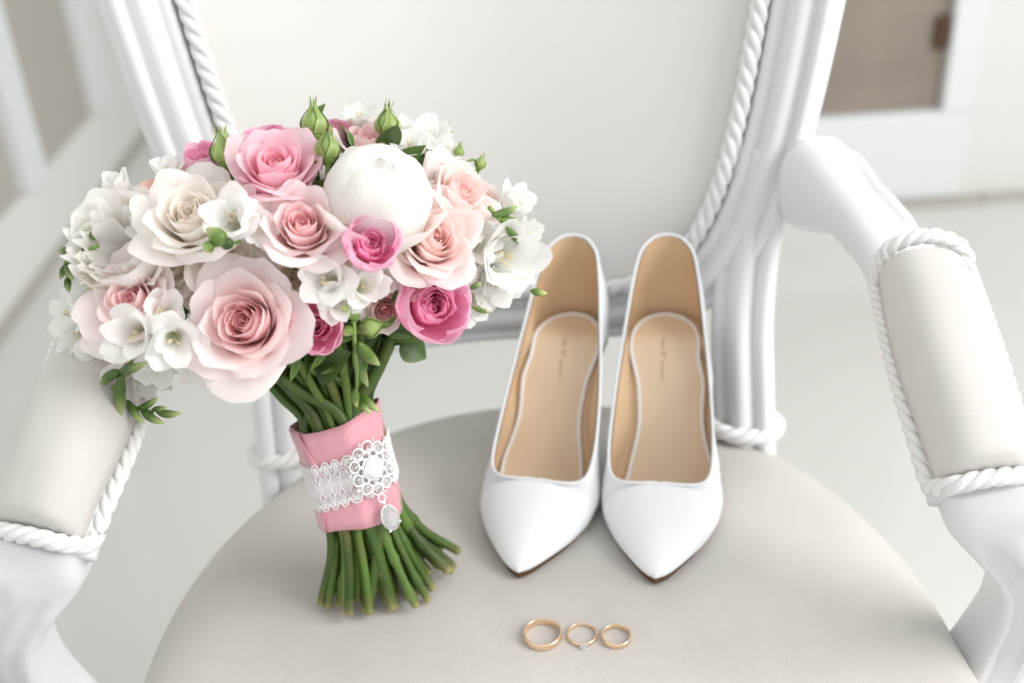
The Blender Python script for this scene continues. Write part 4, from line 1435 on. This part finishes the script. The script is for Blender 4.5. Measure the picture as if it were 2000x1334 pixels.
for dv in (0.0003, -0.0003, 0.0012, -0.0012):
    lace_path(lambda t: lp(a_lo + (a_hi - a_lo) * t, dv), 0.0005, 120)
A.build("lace_trim", 'lace', ribbon)
# sheer tulle ground of the lace
v = []
for i in range(90):
    a = a_lo + (a_hi - a_lo) * i / 89
    h = 0.0094 + 0.0040 * abs(sin(pi * (a - a_lo) / da)) ** 0.7
    for j in range(7):
        v.append(lp(a, h * (-1 + 2 * j / 6), 0.0013))
MAT['tulle'] = material("sheer_tulle", (0.82, 0.78, 0.79), 0.8, 0.1)
nt = MAT['tulle'].node_tree
tr = nt.nodes.new("ShaderNodeBsdfTransparent")
ms = nt.nodes.new("ShaderNodeMixShader"); ms.inputs[0].default_value = 0.42
nt.links.new(tr.outputs[0], ms.inputs[1]); nt.links.new(nt.nodes["Principled BSDF"].outputs[0], ms.inputs[2])
nt.links.new(ms.outputs[0], nt.nodes["Material Output"].inputs[0])
mesh("lace_ground", v, grid_faces(90, 7), 'tulle', ribbon)

# ------------------------------------------------------------------ brooch
ba = radians(68)
bc = rib(ba, 0.0875, 0.0045)
bz = nrm(rib(ba, 0.0875, 0.01) - rib(ba, 0.0875, 0.0))
bu = nrm(AX - bz * np.dot(AX, bz))
bs = np.cross(bu, bz)
if bs[0] < 0:
    bs = -bs
br = thing("jewelled_brooch", tuple(bc), "white filigree brooch with square crystal and teardrop pendant pinned on pink ribbon", "brooch")
def bpt(x, y, z=0.0):
    return bc + (bs * x + bu * y + bz * z) * 1.16
def loop_part(name, cx_, cy_, rx, ry, r, z=0.0, rot=0.0, parent=br):
    r = r * 1.0
    P = []
    for t in np.linspace(0, 2 * pi, 28, endpoint=False):
        x, y = rx * cos(t), ry * sin(t)
        P.append(bpt(cx_ + x * cos(rot) - y * sin(rot), cy_ + x * sin(rot) + y * cos(rot), z))
    return mesh(name, *closed_tube(np.array(P), r, 7), 'filigree', parent)
def bead(name, cx_, cy_, r, z=0.0, parent=br):
    v = []
    for i in range(7):
        th = pi * i / 6
        for k_ in range(10):
            ph = 2 * pi * k_ / 10
            v.append(bpt(cx_ + r * sin(th) * cos(ph), cy_ + r * sin(th) * sin(ph), z + r * cos(th)))
    return mesh(name, v, grid_faces(7, 10, True), 'filigree', parent)
for i in range(10):
    a = 2 * pi * i / 10 + 0.31
    loop_part("filigree_loop", 0.0096 * cos(a) * 0.97, 0.0110 * sin(a), 0.0025, 0.0028, 0.00052, 0.0, a)
    loop_part("inner_loop", 0.0063 * cos(a + 0.31), 0.0071 * sin(a + 0.31), 0.0017, 0.0019, 0.00045, 0.0004, a)
    bead("bead", 0.0122 * cos(a + 0.31), 0.0138 * sin(a + 0.31), 0.0008 if i % 5 else 0.0011)
    bead("bead", 0.0088 * cos(a), 0.0100 * sin(a), 0.0007, 0.0004)
loop_part("mount_ring", 0, 0, 0.0052, 0.0056, 0.0007, 0.0003)
# square crystal set on its corner
q = 0.0062
sv = []
for g, h in ((1.0, 0.0005), (1.0, 0.0016), (0.60, 0.0034)):
    for k_ in range(4):
        a = pi / 2 * k_ + 0.12
        sv.append(bpt(q * g * cos(a), 1.08 * q * g * sin(a), h))
sf = [(i * 4 + j, i * 4 + (j + 1) % 4, (i + 1) * 4 + (j + 1) % 4, (i + 1) * 4 + j) for i in range(2) for j in range(4)] + [(8, 9, 10, 11), (3, 2, 1, 0)]
MAT['stone'] = material("milky_crystal", (0.84, 0.85, 0.86), 0.06, 0.9, coat=0.6)
mesh("square_crystal", sv, sf, 'stone', br, flat=True)
loop_part("link_ring", 0.0006, -0.0155, 0.0019, 0.0021, 0.00055, 0.0006)
bead("link_bead", 0.0010, -0.0183, 0.0009, 0.0008)
# teardrop pendant
pc = (0.0022, -0.0262)
pv, nk = [], 14
for g, h in ((0.4, -0.0004), (1.0, 0.0004), (1.0, 0.0010), (0.62, 0.0030)):
    for k_ in range(nk):
        a = 2 * pi * k_ / nk
        tap = 1 - 0.22 * max(0, sin(a))
        x, y = 0.0044 * g * cos(a) * tap, 0.0062 * g * sin(a)
        pv.append(bpt(pc[0] + x * cos(.2) - y * sin(.2), pc[1] + x * sin(.2) + y * cos(.2), h + 0.0006))
pf = grid_faces(4, nk, True) + [tuple(range(3 * nk, 4 * nk)), tuple(range(nk))[::-1]]
MAT['clear_stone'] = glass_material("clear_crystal", (0.88, 0.90, 0.92), 0.04)
pend = mesh("teardrop_crystal", pv, pf, 'clear_stone', br, flat=True)
loop_part("pendant_setting", pc[0], pc[1], 0.0044, 0.0063, 0.0006, 0.0008, 0.2)
for dx, dy in ((-0.0042, 0.0030), (-0.0022, -0.0062), (0.0042, -0.0034), (0.0008, 0.0062)):
    bead("claw", pc[0] + dx, pc[1] + dy, 0.0008, 0.0014)
print("petals", N_PETALS[0])
